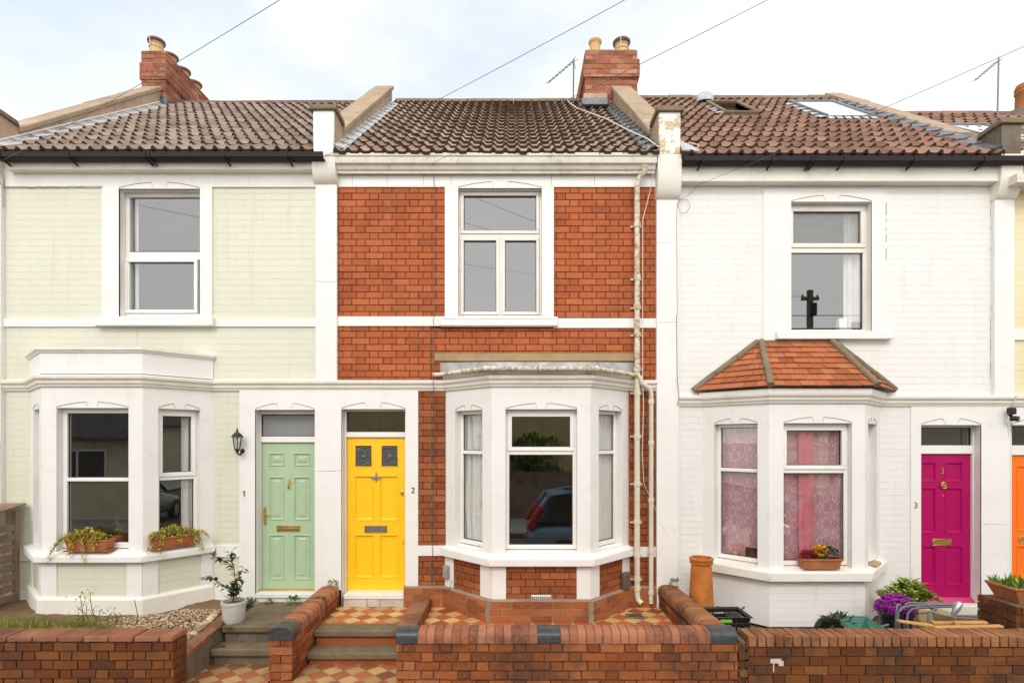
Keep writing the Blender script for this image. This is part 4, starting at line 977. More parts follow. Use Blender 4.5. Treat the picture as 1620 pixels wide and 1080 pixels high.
# ------------------------------------------------------------------ windows
u = UP[1]; a, b, c, e = hole(*u)
window(H[1], MAIN, a, b, c, e, [(X(197, .1), X(317, .1), Z(398, .12), Z(309, .12), 0), (X(197, .1), X(313, .1), Z(496, .12), Z(410, .12), .045)], d=-.10, fw=.05, trans=[(a+.05, b-.05, Z(410.5, .1), Z(398.5, .1))])
a, b, c, e = hole(*UP[2])
xm = X(792, .08)
window(H[2], MAIN, a, b, c, e, [(X(729, .07), X(853, .07), Z(370, .07), Z(305, .07), .038), (X(729, .07), xm-.018, Z(498, .07), Z(376, .07), .038), (xm+.018, X(853, .07), Z(498, .07), Z(376, .07), .038)], d=-.07, fw=.026, mat='cream_upvc', trans=[(a+.026, b-.026, Z(376, .07), Z(370, .07)), (xm-.018, xm+.018, c+.035, Z(376, .07))])
a, b, c, e = hole(*UP[3])
window(H[3], MAIN, a, b, c, e, [(a+.012, b-.03, Z(392, .08), Z(328, .08), .055), (a+.012, b-.05, Z(519, .08), Z(400, .08), 0)], d=-.08, fw=.028, mat='cream_upvc', gl=['glass_frost', 'glass'], trans=[(a+.028, b-.028, Z(400, .08), Z(392, .08)), (b-.05, b-.028, c+.03, Z(400, .08))])
def baywin(k, i, split, mat, cas=(True, False), fw=.04, cw=.048):
    fr = FC[k][i]; bz = BZ[k]; f0, f1 = OP[k][i]
    if i == 2: f0, f1 = 1-f1, 1-f0
    u0, u1 = frac(fr, f0, f1); v0, v1 = bz['wb'], bz['wt']-.002; t = .022
    L = []
    L.append((u0+fw*.6, u1-fw*.6, split+t, v1-fw*.8, cw if cas[0] else 0) if cas[0] else (u0+fw, u1-fw, split+t, v1-fw, 0))
    L.append((u0+fw, u1-fw, v0+fw+.012, split-t, cw if cas[1] else 0))
    window(H[k], fr, u0, u1, v0, v1, L, d=-.085, fw=fw, mat=mat, trans=[(u0+fw, u1-fw, split-t, split+t)])
s1_ = Z(758, -.5); s2_ = Z(716, -.5); s3_ = Z(745, -.5)
baywin(1, 0, s1_, 'upvc'); baywin(1, 1, s1_, 'upvc', cas=(False, False), fw=.055); baywin(1, 2, s1_, 'upvc')
for i in range(3): baywin(2, i, s2_, 'upvc', cas=(i == 1, False), fw=.042)
for i in range(3): baywin(3, i, s3_, 'upvc', cas=(i == 1, False), fw=.042)

# ------------------------------------------------------------------ doors
def doorway(k, lx0, lx1, ly0, ly1, fy0, fy1, d, mat, panels, style, fmat='upvc', holes=(), fgl='glass'):
    a, b, c, e = hole(*DR[k]); Y = -d
    l0, l1, t0, t1 = X(lx0, Y), X(lx1, Y), Z(ly1, Y), Z(ly0, Y)
    fr_ = MB()
    fr_.fb(MAIN, a+.001, l0-.004, c, e-.001, d-.07, d+.03); fr_.fb(MAIN, l1+.004, b-.001, c, e-.001, d-.07, d+.03)
    fr_.fb(MAIN, l0-.004, l1+.004, Z(fy1, Y)-.0, t1+.004 if False else t1+.004+.0, d-.07, d+.025) if False else None
    fr_.fb(MAIN, l0-.004, l1+.004, t1+.004, Z(fy1, Y)-.001, d-.07, d+.022)
    fr_.fb(MAIN, l0-.004, l1+.004, Z(fy0, Y), e-.001, d-.07, d+.022)
    f = fr_.build('door_frame', fmat, H[k], bevel=.005)
    gk = MB(); bars(gk, MAIN, l0-.004, l1+.004, Z(fy1, Y)-.001, Z(fy0, Y)+.001, .01, d-.04, d-.01); gk.build('gasket', 'gasket', f)
    fl = MB(); P = MAIN.p; q = (l0, l1, Z(fy1, Y), Z(fy0, Y)); fl.quad(P(q[0], q[2], d-.02), P(q[1], q[2], d-.02), P(q[1], q[3], d-.02), P(q[0], q[3], d-.02)); fl.build('fanlight', 'glass_frost' if k == 1 else fgl, H[k], smooth=0, recalc=False)
    U = lambda f_: l0+(l1-l0)*f_; V = lambda f_: t1-(t1-t0)*f_
    ps = [(U(p[0]), U(p[1]), V(p[3]), V(p[2])) for p in panels]; hs = [(U(p[0]), U(p[1]), V(p[3]), V(p[2])) for p in holes]
    return door_leaf(MAIN, l0, l1, t0, t1, d-.01, ps, mat, H[k], hs, style), U, V, d-.01
# sage green door of house 1
six = [(.13, .42, .068, .16), (.59, .90, .068, .16), (.13, .42, .23, .53), (.59, .90, .23, .53), (.13, .42, .625, .935), (.59, .90, .625, .935)]
dr, U, V, d = doorway(1, 414, 499, 700, 932, 655, 690, -.13, 'sage', six, 'raised')
mb = MB(); mb.fb(MAIN, U(.28), U(.71), V(.605), V(.565), d, d+.012); mb.fb(MAIN, U(.30), U(.69), V(.592), V(.578), d+.012, d+.020); mb.build('letterbox', 'brass', dr, bevel=.004)
mb = MB(); mb.fb(MAIN, U(.03), U(.085), V(.56), V(.44), d, d+.008); mb.tube([MAIN.p(U(.055), V(.485), d+.008), MAIN.p(U(.055), V(.485), d+.05), MAIN.p(U(.20), V(.484), d+.055)], .009, 8); mb.build('handle', 'brass', dr, bevel=.003)
mb = MB(); mb.tube([MAIN.p(U(.51), V(.235), d+.005), MAIN.p(U(.51), V(.26), d+.012), MAIN.p(U(.515), V(.30), d+.016)], [.006, .011, .008], 8); mb.tube([MAIN.p(U(.515), V(.275), d+.014), MAIN.p(U(.49), V(.315), d+.016)], .006, 6); mb.tube([MAIN.p(U(.51), V(.275), d+.014), MAIN.p(U(.545), V(.315), d+.016)], .006, 6); mb.tube([MAIN.p(U(.475), V(.285), d+.012), MAIN.p(U(.55), V(.272), d+.012)], .005, 6); mb.build('knocker', 'brass', dr, smooth=50)
mb = MB(); mb.fb(MAIN, X(410, .1), X(499, .1), Z(938, .1), Z(931.5, .1), -.19, -.075); mb.build('threshold', 'gilt', H[1], bevel=.004)
mb = MB(); mb.fb(MAIN, X(406), X(500), Z(944), Z(937), -.18, .05); mb.fb(MAIN, X(407), X(499), Z(951), Z(944), -.18, .03); mb.build('door_step', 'white', H[1], bevel=.006)
# yellow door of house 2
pan = [(.12, .46, .245, .54), (.55, .88, .245, .54), (.12, .46, .63, .915), (.55, .88, .63, .915)]
glz = [(.135, .425, .05, .19), (.585, .875, .05, .19)]
dr, U, V, d = doorway(2, 549, 641, 692, 935, 651, 683, -.13, 'yellow', pan, 'flat', holes=glz)
for (a, b, c, e) in glz:
    g_ = MB(); P = MAIN.p; g_.quad(P(U(a), V(e), d-.012), P(U(b), V(e), d-.012), P(U(b), V(c), d-.012), P(U(a), V(c), d-.012)); pn = g_.build('pane', 'glass_lead', dr, smooth=0, recalc=False)
    cm_ = MB(); um, vm = (U(a)+U(b))/2, (V(c)+V(e))/2
    for sx in (U(a)+.03, U(b)-.03): cm_.fb(MAIN, sx-.003, sx+.003, V(e), V(c), d-.014, d-.006)
    for sy in (V(e)+.03, vm, V(c)-.03): cm_.fb(MAIN, U(a), U(b), sy-.003, sy+.003, d-.014, d-.0065)
    cm_.lathe(P(um, vm, d-.014), [(.0, .013), (.022, .012), (.024, 0)], 16, axis='y'); cm_.build('lead_came', 'lead', dr, smooth=40)
    bd = MB(); bars(bd, MAIN, U(a)-.006, U(b)+.006, V(e)-.006, V(c)+.006, .012, d-.02, d+.006); bd.build('glazing_bead', 'yellow', dr, bevel=.003)
    bx = MB(); bx.quad(P(U(a), V(e), d-.05), P(U(b), V(e), d-.05), P(U(b), V(c), d-.05), P(U(a), V(c), d-.05)); bx.build('backing', 'room_dark', dr, smooth=0)
mb = MB(); bars(mb, MAIN, U(.30), U(.685), V(.618), V(.573), .012, d, d+.012); mb.fb(MAIN, U(.30)+.012, U(.685)-.012, V(.618)+.012, V(.573)-.012, d, d+.006); lb = mb.build('letterbox', 'steel', dr, bevel=.003)
mb = MB(); mb.tube([MAIN.p(U(.50), V(.225), d+.006), MAIN.p(U(.50), V(.245), d+.014), MAIN.p(U(.50), V(.285), d+.012)], [.006, .009, .006], 8)
for sg in (-1, 1): mb.tube([MAIN.p(U(.50)+sg*.005, V(.258), d+.012), MAIN.p(U(.50)+sg*.045, V(.252), d+.013), MAIN.p(U(.50)+sg*.072, V(.262), d+.010)], [.006, .011, .006], 8); mb.tube([MAIN.p(U(.50)+sg*.005, V(.264), d+.012), MAIN.p(U(.50)+sg*.05, V(.270), d+.011)], [.005, .008], 8)
mb.build('knocker', 'steel', dr, smooth=50)
mb = MB(); mb.lathe(MAIN.p(U(.945), V(.355), d), [(.022, 0), (.022, .012), (.014, .016), (0, .016)], 16, axis='y'); mb.fb(MAIN, U(.925), U(.965), V(.373), V(.362), d, d+.02); mb.build('lock', 'brass', dr, bevel=.002)
mb = MB(); mb.tube([MAIN.p(U(.955), V(.672), d+.004), MAIN.p(U(.972), V(.678), d+.01), MAIN.p(U(.962), V(.687), d+.01), MAIN.p(U(.975), V(.695), d+.006)], .004, 6); mb.build('keyhole_cover', 'steel', dr, smooth=50)
mb = MB(); mb.fb(MAIN, X(545), X(641), Z(946), Z(937.5), -.19, .055); mb.build('door_sill', 'white2', H[2], bevel=.01)
mb = MB()
for a, b in ((545, 582), (582.6, 602), (602.6, 641)): mb.fb(MAIN, X(a), X(b), .34, Z(946.5), -.1, .045)
mb.build('door_step', 'marble', H[2], bevel=.004)
# magenta door of house 3
six3 = [(.0, .35, .09-.035, .19), (.52, .86, .055, .19), (.0, .35, .26-.03, .545), (.52, .86, .23, .545), (.0, .35, .63, .90), (.52, .86, .63, .90)]
six3 = [(max(a, .02), b, c, e) for a, b, c, e in six3]
dr, U, V, d = doorway(3, 1453, 1536, 718, 948, 676, 704, -.13, 'magenta', six3, 'flat')
text('3', MAIN, U(.46), V(.135), d+.003, .075, 'gilt', dr)
mb = MB(); ry = V(.215); mb.lathe(MAIN.p(U(.475), ry+.035, d), [(.012, 0), (.012, .02), (0, .024)], 12, axis='y'); mb.tube([MAIN.p(U(.475)+.032*math.sin(t*.524), ry+.0+.04*math.cos(t*.524), d+.018) for t in range(13)], .009, 8); mb.lathe(MAIN.p(U(.475), ry, d), [(.02, 0), (.018, .022), (0, .026)], 12, axis='y'); mb.lathe(MAIN.p(U(.475), V(.285), d), [(.009, 0), (.008, .008), (0, .01)], 10, axis='y'); mb.build('knocker', 'brass', dr, smooth=50)
mb = MB(); bars(mb, MAIN, U(.27), U(.63), V(.628), V(.583), .009, d, d+.012); mb.fb(MAIN, U(.27)+.009, U(.63)-.009, V(.628)+.009, V(.583)-.009, d, d+.007); mb.build('letterbox', 'brass', dr, bevel=.003)
mb = MB(); P = MAIN.p; zw0, zw1 = Z(953, .1), Z(945, .1); mb.hexa([P(U(0)-.0, zw0, d+.07), P(U(1)+.03, zw0, d+.07), P(U(1)+.03, zw0, d), P(U(0), zw0, d), P(U(0), zw1, d+.015), P(U(1), zw1, d+.015), P(U(1), zw1, d), P(U(0), zw1, d)]); mb.build('weatherboard', 'pink_edge', dr, bevel=.003)
mb = MB(); mb.fb(MAIN, X(1450), X(1556), Z(972), Z(956), -.18, .06); mb.build('door_sill', 'white', H[3], bevel=.008)
mb = MB(); mb.fb(MAIN, X(1440), X(1604), .25, Z(972.5), -.18, .12); mb.build('door_step', 'riser', H[3], bevel=.01)
# orange door of house 4
dr, U, V, d = doorway(4, 1598.5, 1682, 720, 950, 674, 704, -.13, 'orange', [(.13, .42, .07, .52), (.58, .88, .07, .52), (.13, .42, .62, .93), (.58, .88, .62, .93)], 'flat')
mb = MB(); bars(mb, MAIN, U(.17), U(.50), V(.60), V(.557), .009, d, d+.012); mb.fb(MAIN, U(.17)+.009, U(.50)-.009, V(.60)+.009, V(.557)-.009, d, d+.006); mb.build('letterbox', 'brass', dr, bevel=.003)
# numbers beside the doors
m1 = MB(); m1.fb(MAIN, X(388)-.005, X(388)+.008, Z(784.5), Z(775.5), T, T+.008); P = MAIN.p; xa, za = X(388), Z(775.5); m1.hexa([P(xa-.02, za-.022, T+.007), P(xa-.005, za-.014, T+.007), P(xa-.005, za-.014, T), P(xa-.02, za-.022, T), P(xa-.02, za-.012, T+.007), P(xa-.005, za-.0, T+.007), P(xa-.005, za, T), P(xa-.02, za-.012, T)]); m1.build('house_number', 'bronze', H[1], smooth=0); text('2', MAIN, X(654), Z(779), T, .072, 'ink', H[2]); text('3', MAIN, X(1447.5), Z(803), .014, .075, 'bronze', H[3])

# pipes, boxes and vents fixed to house 2 --------------------------------------
def pipe(pts, r, mat, collars=(), parent=None, name='downpipe'):
    mb = MB(); mb.tube(pts, r, 12)
    for z in collars: mb.lathe((pts[-2][0], pts[-2][1], z), [(r*1.25, -.03), (r*1.3, 0), (r*1.25, .03)], 14, cap=True); mb.fb(MAIN, pts[-2][0]-r*2, pts[-2][0]+r*2, z-.012, z+.012, 0, .03)
    return mb.build(name, mat, parent or H[2], smooth=50)
xp = X(1008, -.09); yp = -.09
pipe([(X(1020, -.15), -.15, Z(262, -.15)), (X(1020, -.15), -.15, Z(270, -.15)), (X(1012, -.1), -.11, Z(281, -.1)), (xp, yp, Z(292, yp)), (xp, yp, Z(605, yp))], .034, 'pipe_old', (Z(360), Z(443), Z(488), Z(531), Z(585)))
pipe([(xp, yp, Z(605, yp)), (xp, yp, Z(940, yp)), (xp+.01, yp, Z(948, yp)), (xp+.05, yp-.03, Z(953, yp))], .036, 'pipe_new')
mb = MB()
for py in (622, 690, 765, 825, 878, 915, 930): mb.lathe((xp, yp, Z(py, yp)), [(.042, -.03), (.045, 0), (.042, .03)], 14, cap=True); mb.fb(MAIN, xp-.075, xp+.075, Z(py)-.01, Z(py)+.01, 0, .04)
mb.build('pipe_bracket', 'pipe_new', H[2], smooth=40)
xq = X(1030, -.08)
pipe([(xp+.02, -.12, Z(596)), (xp+.05, -.12, Z(607)), (xq-.03, -.10, Z(615)), (xq, -.08, Z(622)), (xq, -.08, Z(938)), (xq, -.085, Z(951))], .030, 'pipe_new')
mb = MB()
for py in (636, 700, 790, 870, 934): mb.lathe((xq, -.08, Z(py)), [(.036, -.025), (.039, 0), (.036, .025)], 14, cap=True)
mb.build('pipe_bracket', 'pipe_new', H[2], smooth=40)
fr = FC[2][0]
mb = MB(); mb.fb(fr, .0+.02, .10, Z(912), Z(892), .012, .07); mb.build('meter_box', 'grey_box', H[2], bevel=.008)
fr = FC[2][2]; mb = MB(); mb.fb(fr, .60, .74, Z(935, -.2), Z(906, -.2), .012, .085); mb.build('meter_box', 'brown_box', H[2], bevel=.025, segs=3)
def airbrick(fr, u0, u1, v0, v1, d, mat, nx, ny):
    m = MB(); m.fb(fr, u0, u1, v0, v1, d-.01, d+.004); o = m.build('air_brick', mat, H[2], bevel=.002)
    m = MB(); w_, h_ = (u1-u0)/nx, (v1-v0)/ny
    for i in range(nx):
        for j in range(ny): m.fb(fr, u0+w_*(i+.22), u0+w_*(i+.78), v0+h_*(j+.2), v0+h_*(j+.8), d+.001, d+.0055)
    m.build('vent_hole', 'gasket', o, smooth=0)
fr = FC[2][1]; c_ = fr.L*.5
airbrick(fr, c_-.115, c_+.115, .575, .652, .012, 'white', 10, 1); airbrick(fr, c_-.12, c_+.11, .372, .43, .073, 'pot_buff' if False else 'brick_plinth', 8, 3)
airbrick(FC[2][0], .50, .68, .40, .56, .072, 'brick_plinth', 6, 6)
# ------------------------------------------------------------------ garden walls
def wall_run(name, x0, x1, y0, y1, z0, z1, mat, label, core='mortar_old', bond='flemish', course=.083, jit=.004, seed=1, ends=True, back=True, joint=.012, cat='garden wall'):
    """brick wall between two corners (a box with real bricks on its faces)"""
    o = empty(name, ((x0+x1)/2, (y0+y1)/2, z0), label, cat)
    mb = MB(); e = .018; mb.box(x0+e, x1-e, y0+e, y1-e, z0, z1); mb.build('core', core, o, smooth=0)
    bk = MB()
    frs = [F((x0, y0), (x1-x0, 0)), F((x1, y0), (0, y1-y0)), F((x1, y1), (x0-x1, 0)), F((x0, y1), (0, y0-y1))]
    for i, fr in enumerate(frs): bk.bricks(fr, [(0, fr.L, z0, z1)], -.018, .0, course=course, voff=z1-course*20, bond=bond, jit=jit, seed=seed+i, joint=joint)
    bk.build('brickwork', mat, o, smooth=0); return o
def cope_prof(w_, h, n=10):           # a bullnosed top, as (across, up)
    pts = [(-w_/2, 0)]
    for i in range(n+1):
        a = math.pi-math.pi*i/n; pts.append((w_/2*math.copysign(abs(math.cos(a))**.62, math.cos(a)), h*.22+h*.78*abs(math.sin(a))**.62))
    pts.append((w_/2, 0)); return pts
def coping(parent, p0, p1, w_, h, z0, z1, mat, pitch=.078, specials=(), seed=0, gap=.009):
    """bullnose bricks laid along a line; specials: (start, end) as metres along, in blue engineering brick"""
    p0, p1 = Vector((*p0, 0)), Vector((*p1, 0)); L = (p1-p0).length; t = (p1-p0)/L; nn = Vector((t.y, -t.x, 0)); rnd = random.Random(seed)
    pr = cope_prof(w_, h)
    def brick_(mb, a, b):
        j = [rnd.uniform(-.004, .004) for _ in range(4)]
        A = [mb.V(p0+t*a+nn*(x*(1+j[0])+j[1])+Vector((0, 0, z0+(z1-z0)*a/L+y*(1+j[2])))) for x, y in pr]; B = [mb.V(p0+t*b+nn*(x*(1+j[0])+j[1]+j[3]*.5)+Vector((0, 0, z0+(z1-z0)*b/L+y*(1+j[2])))) for x, y in pr]
        k = len(pr)
        for i in range(k): mb.face((A[i], A[(i+1) % k], B[(i+1) % k], B[i]))
        mb.face(A[::-1]); mb.face(B)
    mb = MB(); sp = MB(); a = 0
    for s0, s1 in sorted(specials): brick_(sp, s0+gap*.5, s1-gap*.5)
    while a < L-.01:
        b = min(L, a+pitch); hit = [s for s in specials if a < s[1]-.01 and b > s[0]+.01]
        if hit: b = hit[0][0]
        if b-a > .02: brick_(mb, a+gap*.5, b-gap*.5)
        a = hit[0][1] if hit else b
    mb.build('coping', mat, parent, smooth=40)
    if specials: sp.build('coping_end', 'blue', parent, smooth=40, label='dark blue-black bullnose brick')
    m = MB(); pr2 = [(x*.96, y*.95) for x, y in pr]
    A = [m.V(p0+t*.01+nn*x+Vector((0, 0, z0+y))) for x, y in pr2]; B = [m.V(p1-t*.01+nn*x+Vector((0, 0, z1+y))) for x, y in pr2]
    for i in range(len(pr2)): m.face((A[i], A[(i+1) % len(pr2)], B[(i+1) % len(pr2)], B[i]))
    m.face(A[::-1]); m.face(B); m.build('joint', 'mortar_old', parent, smooth=40)
o = wall_run('garden_wall', -1.055, 2.06, -2.0, -1.775, 0, .588, 'brick_wall', 'low front wall before the red brick house with rounded coping and black corner bricks', seed=11, jit=.005)
coping(o, (-1.065, -1.888), (2.065, -1.888), .245, .115, .59, .59, 'cope', specials=[(0, .205), (1.30, 1.51), (2.88, 3.13)], seed=3)
o = wall_run('garden_wall', -2.41, -2.185, -1.55, -.03, 0, .475, 'brick_wall', 'sloping brick dividing wall between the green door path and the yellow door path', seed=21, bond='stretch', jit=.005)
coping(o, (-2.297, -1.565), (-2.297, -.03), .245, .125, .462, .49, 'cope', specials=[(0, .20)], seed=4)
o = wall_run('garden_wall', 1.84, 2.065, -1.77, -.03, 0, .50, 'brick_wall', 'rounded brick dividing wall running from the downpipes to the corner by the black crate', seed=31, bond='stretch')
coping(o, (1.952, -1.76), (1.952, -.03), .245, .115, .575, .515, 'cope_old', seed=5)
o = wall_run('low_wall', -1.225, -1.01, -1.16, -.075, .02, .445, 'brick_low', 'low flat topped brick kerb between the yellow door steps and tiled yard', seed=41, bond='stretch')
mb = MB(); rnd = random.Random(2)
for i in range(5): y0 = -1.16+i*.217; mb.box(-1.225+rnd.uniform(-.004, .004), -1.01, y0+.004, y0+.205, .447, .475+rnd.uniform(-.003, .003))
mb.build('coping', 'cope_pink', o, bevel=.006)
o = wall_run('garden_wall', -7.4, -3.10, -2.0, -1.775, 0, .60, 'brick_old', 'weathered front garden wall below the green house with flat brick top', seed=51, jit=.0045, joint=.012)
mb = MB(); x = -7.4
while x < -3.12: mb.box(x+.004, min(x+.226, -3.10), -2.012+rnd.uniform(-.004, .004), -1.765, .602, .655+rnd.uniform(-.005, .005)); x += .232
mb.build('coping', 'cope_pink', o, bevel=.012, segs=2)
o = wall_run('garden_wall', 2.16, 7.6, -2.0, -1.775, 0, .552, 'brick_old', 'dark stained front garden wall below the white house with soldier brick top', core='mortar_mid', seed=61, jit=.004, joint=.009)
mb = MB(); x = 2.16
while x < 7.6: mb.box(x+.004, x+.078, -2.003+rnd.uniform(-.003, .003), -1.772, .556, .654+rnd.uniform(-.004, .004)); x += .082
mb.build('coping', 'cope_old', o, bevel=.006)
mb = MB(); f_ = F((2.16, -2.0), (1, 0)); mb.fb(f_, .20, .29, .41, .445, 0, .006); mb.fb(f_, .275, .32, .385, .43, 0, .005); mb.fb(f_, .21, .30, .432, .450, 0, .004); mb.fb(f_, .225, .235, .33, .41, 0, .005); mb.build('paint_splash', 'marble', o, smooth=0)
o = wall_run('broken_wall_end', 2.075, 2.16, -1.99, -1.80, 0, .60, 'brick_old', 'ragged broken brick stub between the two front walls', seed=71, jit=.016, joint=.02, cat='wall stub')
# pier at the right with its planter
o = wall_run('brick_pier', 5.28, 5.95, -1.25, -.75, .28, .70, 'brick_old', 'brown brick pier at the right edge carrying the planter', seed=81, cat='brick pier', jit=.006)
# stone edging up the side of the green house path
o = empty('edging_wall', (-3.25, -1.4, 0), 'low stone retaining wall with red brick edging beside the green door steps', 'edging wall')
mb = MB(); P0, P1 = (-3.20, -.72), (-3.23, -1.77)
def eg(t, dx, z): return (P0[0]+(P1[0]-P0[0])*t+dx, P0[1]+(P1[1]-P0[1])*t, z)
def etop(t): return .465-.155*t
mb.hexa([eg(1, -.16, 0), eg(1, .0, 0), eg(0, .0, 0), eg(0, -.16, 0), eg(1, -.16, etop(1)-.05), eg(1, .0, etop(1)-.05), eg(0, 0, etop(0)-.05), eg(0, -.16, etop(0)-.05)]); mb.build('stone_wall', 'riser', o, smooth=0)
mb = MB()
for i in range(7):
    a, b = i/7+.004, (i+1)/7-.004; j = rnd.uniform(-.006, .006)
    mb.hexa([eg(b, -.11, etop(b)-.05), eg(b, .02, etop(b)-.05), eg(a, .02, etop(a)-.05), eg(a, -.11, etop(a)-.05), eg(b, -.11, etop(b)+j), eg(b, .02, etop(b)+j), eg(a, .02, etop(a)+j), eg(a, -.11, etop(a)+j)])
mb.build('brick_edging', 'cope_pink', o, bevel=.006)
# pale rubble kerb of the gravel bed
def rock(mb, c, r, rnd, sx=1, sy=1, sz=.6):
    bm = bmesh.new(); bmesh.ops.create_icosphere(bm, subdivisions=1, radius=1); k = len(mb.v); q = rnd.uniform(0, 6)
    for v in bm.verts:
        f = 1+rnd.uniform(-.22, .22); x, y, z = v.co*f; x, y = x*math.cos(q)-y*math.sin(q), x*math.sin(q)+y*math.cos(q); mb.v.append((c[0]+x*r*sx, c[1]+y*r*sy, c[2]+z*r*sz))
    for f in bm.faces: mb.face([k+v.index for v in f.verts])
    bm.free()
mb = MB(); rnd = random.Random(8)
for i in range(26):
    t = i/25; q = eg(t*.78+.02, -.16+rnd.uniform(-.02, .02), etop(t*.78)+.005); rock(mb, q, rnd.uniform(.035, .06), rnd, sy=1.3)
tag(mb.build('rubble_kerb', 'gravel', smooth=0), 'row of pale rubble stones holding back the gravel', 'stone kerb')
mb = MB()
for i in range(3600):
    x, y = rnd.uniform(-4.55, -3.34), rnd.uniform(-1.75, -.5)
    if y > -.70 and x < -3.95: continue
    if y > -.78+(x+4.35)*.9 and x < -3.75: continue
    rock(mb, (x, y, z1(x, y)+.012+.02*math.exp(-((x+3.7)**2+(y+1.)**2)*3)), rnd.uniform(.006, .015), rnd)
gv = mb.build('gravel', 'gravel', smooth=0); gv['kind'] = 'stuff'; gv['label'] = 'tan gravel spread over the bed of the green house'; gv['category'] = 'gravel'
# grass and moss in the bed
mb = MB()
for i in range(2600):
    c = rnd.choice([(-5.95, -1.45, .42, .22), (-5.7, -1.5, .4, .16), (-4.35, -1.5, .42, .18), (-4.15, -1.55, .3, .15), (-5.0, -1.55, .7, .12), (-6.1, -1.2, .5, .3), (-5.4, -1.1, .7, .25)])
    x, y = rnd.gauss(c[0], c[2]*.6), rnd.gauss(c[1], c[3]*.6)
    if not (-7 < x < -3.6 and -1.76 < y < -.8): continue
    leaf(mb, (x, y, z1(x, y)-.005), (rnd.uniform(-.6, .6), rnd.uniform(-.6, .6), 1), (0, 1, .2), rnd.uniform(.04, .12), .008)
gs = mb.build('grass', 'grass', smooth=0); gs['kind'] = 'stuff'; gs['label'] = 'yellow green grass growing behind the weathered wall'; gs['category'] = 'grass'

# ------------------------------------------------------------------ steps
def steps(name, label, spec, tread='step', riser='riser'):
    o = empty(name, (spec[0][0], spec[0][3], 0), label, 'steps')
    for (x0, x1, y0, y1, z, th) in spec:
        mb = MB(); mb.box(x0, x1, y0, y1, z-th, z); mb.build('tread', tread, o, bevel=.014, segs=3)
        mb = MB(); mb.box(x0+.012, x1-.012, y0+.045, y1-.001, max(.001, z-.24), z-th-.001); mb.build('riser', riser, o, bevel=.003)
    return o
steps('door_steps', 'two mossy stone steps and landing up to the sage green door', [(-3.185, -2.415, -.96, -.02, .402, .07), (-3.20, -2.415, -1.17, -.915, .225, .075)])
steps('door_steps', 'two stone steps with red brick riser up to the yellow door', [(-2.18, -1.228, -.955, -.69, .352, .068), (-2.18, -1.062, -1.165, -.91, .185, .07)], riser='brick_low')
# drain in the tiled yard
o = empty('drain', (1.52, -.42, .35), 'dark gully grate set in the tiled yard below the downpipes', 'drain')
mb = MB(); bars(mb, F((0, 0), (1, 0)), 0, .01, 0, .01, .002, 0, .01) if False else None
mb.box(1.36, 1.56, -.52, -.36, .352, .362)
mb.build('surround', 'riser', o, bevel=.003); m2 = MB()
for i in range(6): m2.box(1.39+i*.026, 1.403+i*.026, -.495, -.385, .3625, .3665)
m2.build('grate', 'iron', o)

# ------------------------------------------------------------------ things in the gardens
# bin store at the far left
o = empty('bin_store', (-7.2, -.75, .4), 'weathered slatted timber bin store at the left edge of the green house garden', 'bin store')
zb, zt_ = .42, Z(822, -.7); x1_ = -6.14
mb = MB(); mb.box(x1_-.05, x1_, -.70, -.64, zb, zt_); mb.box(x1_-.05, x1_, -.16, -.10, zb, zt_+.03); mb.box(x1_-1.1, x1_-1.05, -.70, -.64, zb, zt_); mb.build('post', 'wood_grey', o, bevel=.004)
mb = MB()
for i in range(8): z = zb+.04+i*(zt_-zb-.12)/8; mb.box(x1_-1.05, x1_-.052, -.685, -.668, z, z+.085); 
mb.build('door', 'wood_grey', o, bevel=.003)
mb = MB()
for i in range(8): z = zb+.04+i*(zt_-zb-.12)/8; mb.box(x1_-.03, x1_-.012, -.64, -.16, z, z+.085)
mb.build('side_slat', 'wood_grey', o, bevel=.003)
mb = MB()
for i in range(5):
    y0 = -.76+i*.145; z = zt_-.01+i*.022; mb.hexa([(x1_-1.12, y0, z), (x1_+.03, y0, z), (x1_+.03, y0+.14, z+.02), (x1_-1.12, y0+.14, z+.02), (x1_-1.12, y0, z+.022), (x1_+.03, y0, z+.022), (x1_+.03, y0+.14, z+.042), (x1_-1.12, y0+.14, z+.042)])
mb.build('lid', 'wood_grey', o, bevel=.003)
mb = MB(); mb.box(x1_-.09, x1_-.04, -.715, -.70, zt_-.035, zt_-.015); mb.build('latch', 'iron', o)
# window boxes on the green house sill
def winbox(fr, uc, w_, d, z, h, mat, label, name='window_box', group=None, lip=True):
    P = fr.p; c = P(uc, z, d); o = empty(name, c, label, 'window box', group)
    mb = MB(); hw = w_/2
    def ring(wi, dp, zz): return [P(uc-wi, zz, d-dp), P(uc-wi, zz, d+dp), P(uc+wi, zz, d+dp), P(uc+wi, zz, d-dp)]
    prof = [(hw*.88, .062, z+.012), (hw*.96, .074, z+h*.8), (hw*1.0, .082, z+h*.82), (hw*1.0, .082, z+h), (hw*.95, .072, z+h), (hw*.93, .068, z+h*.75)]
    ids = [[mb.V(q) for q in ring(*p_)] for p_ in prof]
    for a, b in zip(ids, ids[1:]):
        for k in range(4): mb.face((a[k], a[(k+1) % 4], b[(k+1) % 4], b[k]))
    mb.face(ids[0]); mb.build('trough', mat, o, bevel=.008, segs=2)
    if lip: s_ = MB(); s_.fb(fr, uc-hw*1.05, uc+hw*1.05, z, z+.011, d-.085, d+.085); s_.build('saucer', mat, o, bevel=.004)
    s_ = MB(); a = ring(hw*.93, .068, z+h*.86); s_.quad(*a); s_.build('compost', 'soil', o, smooth=0); return o
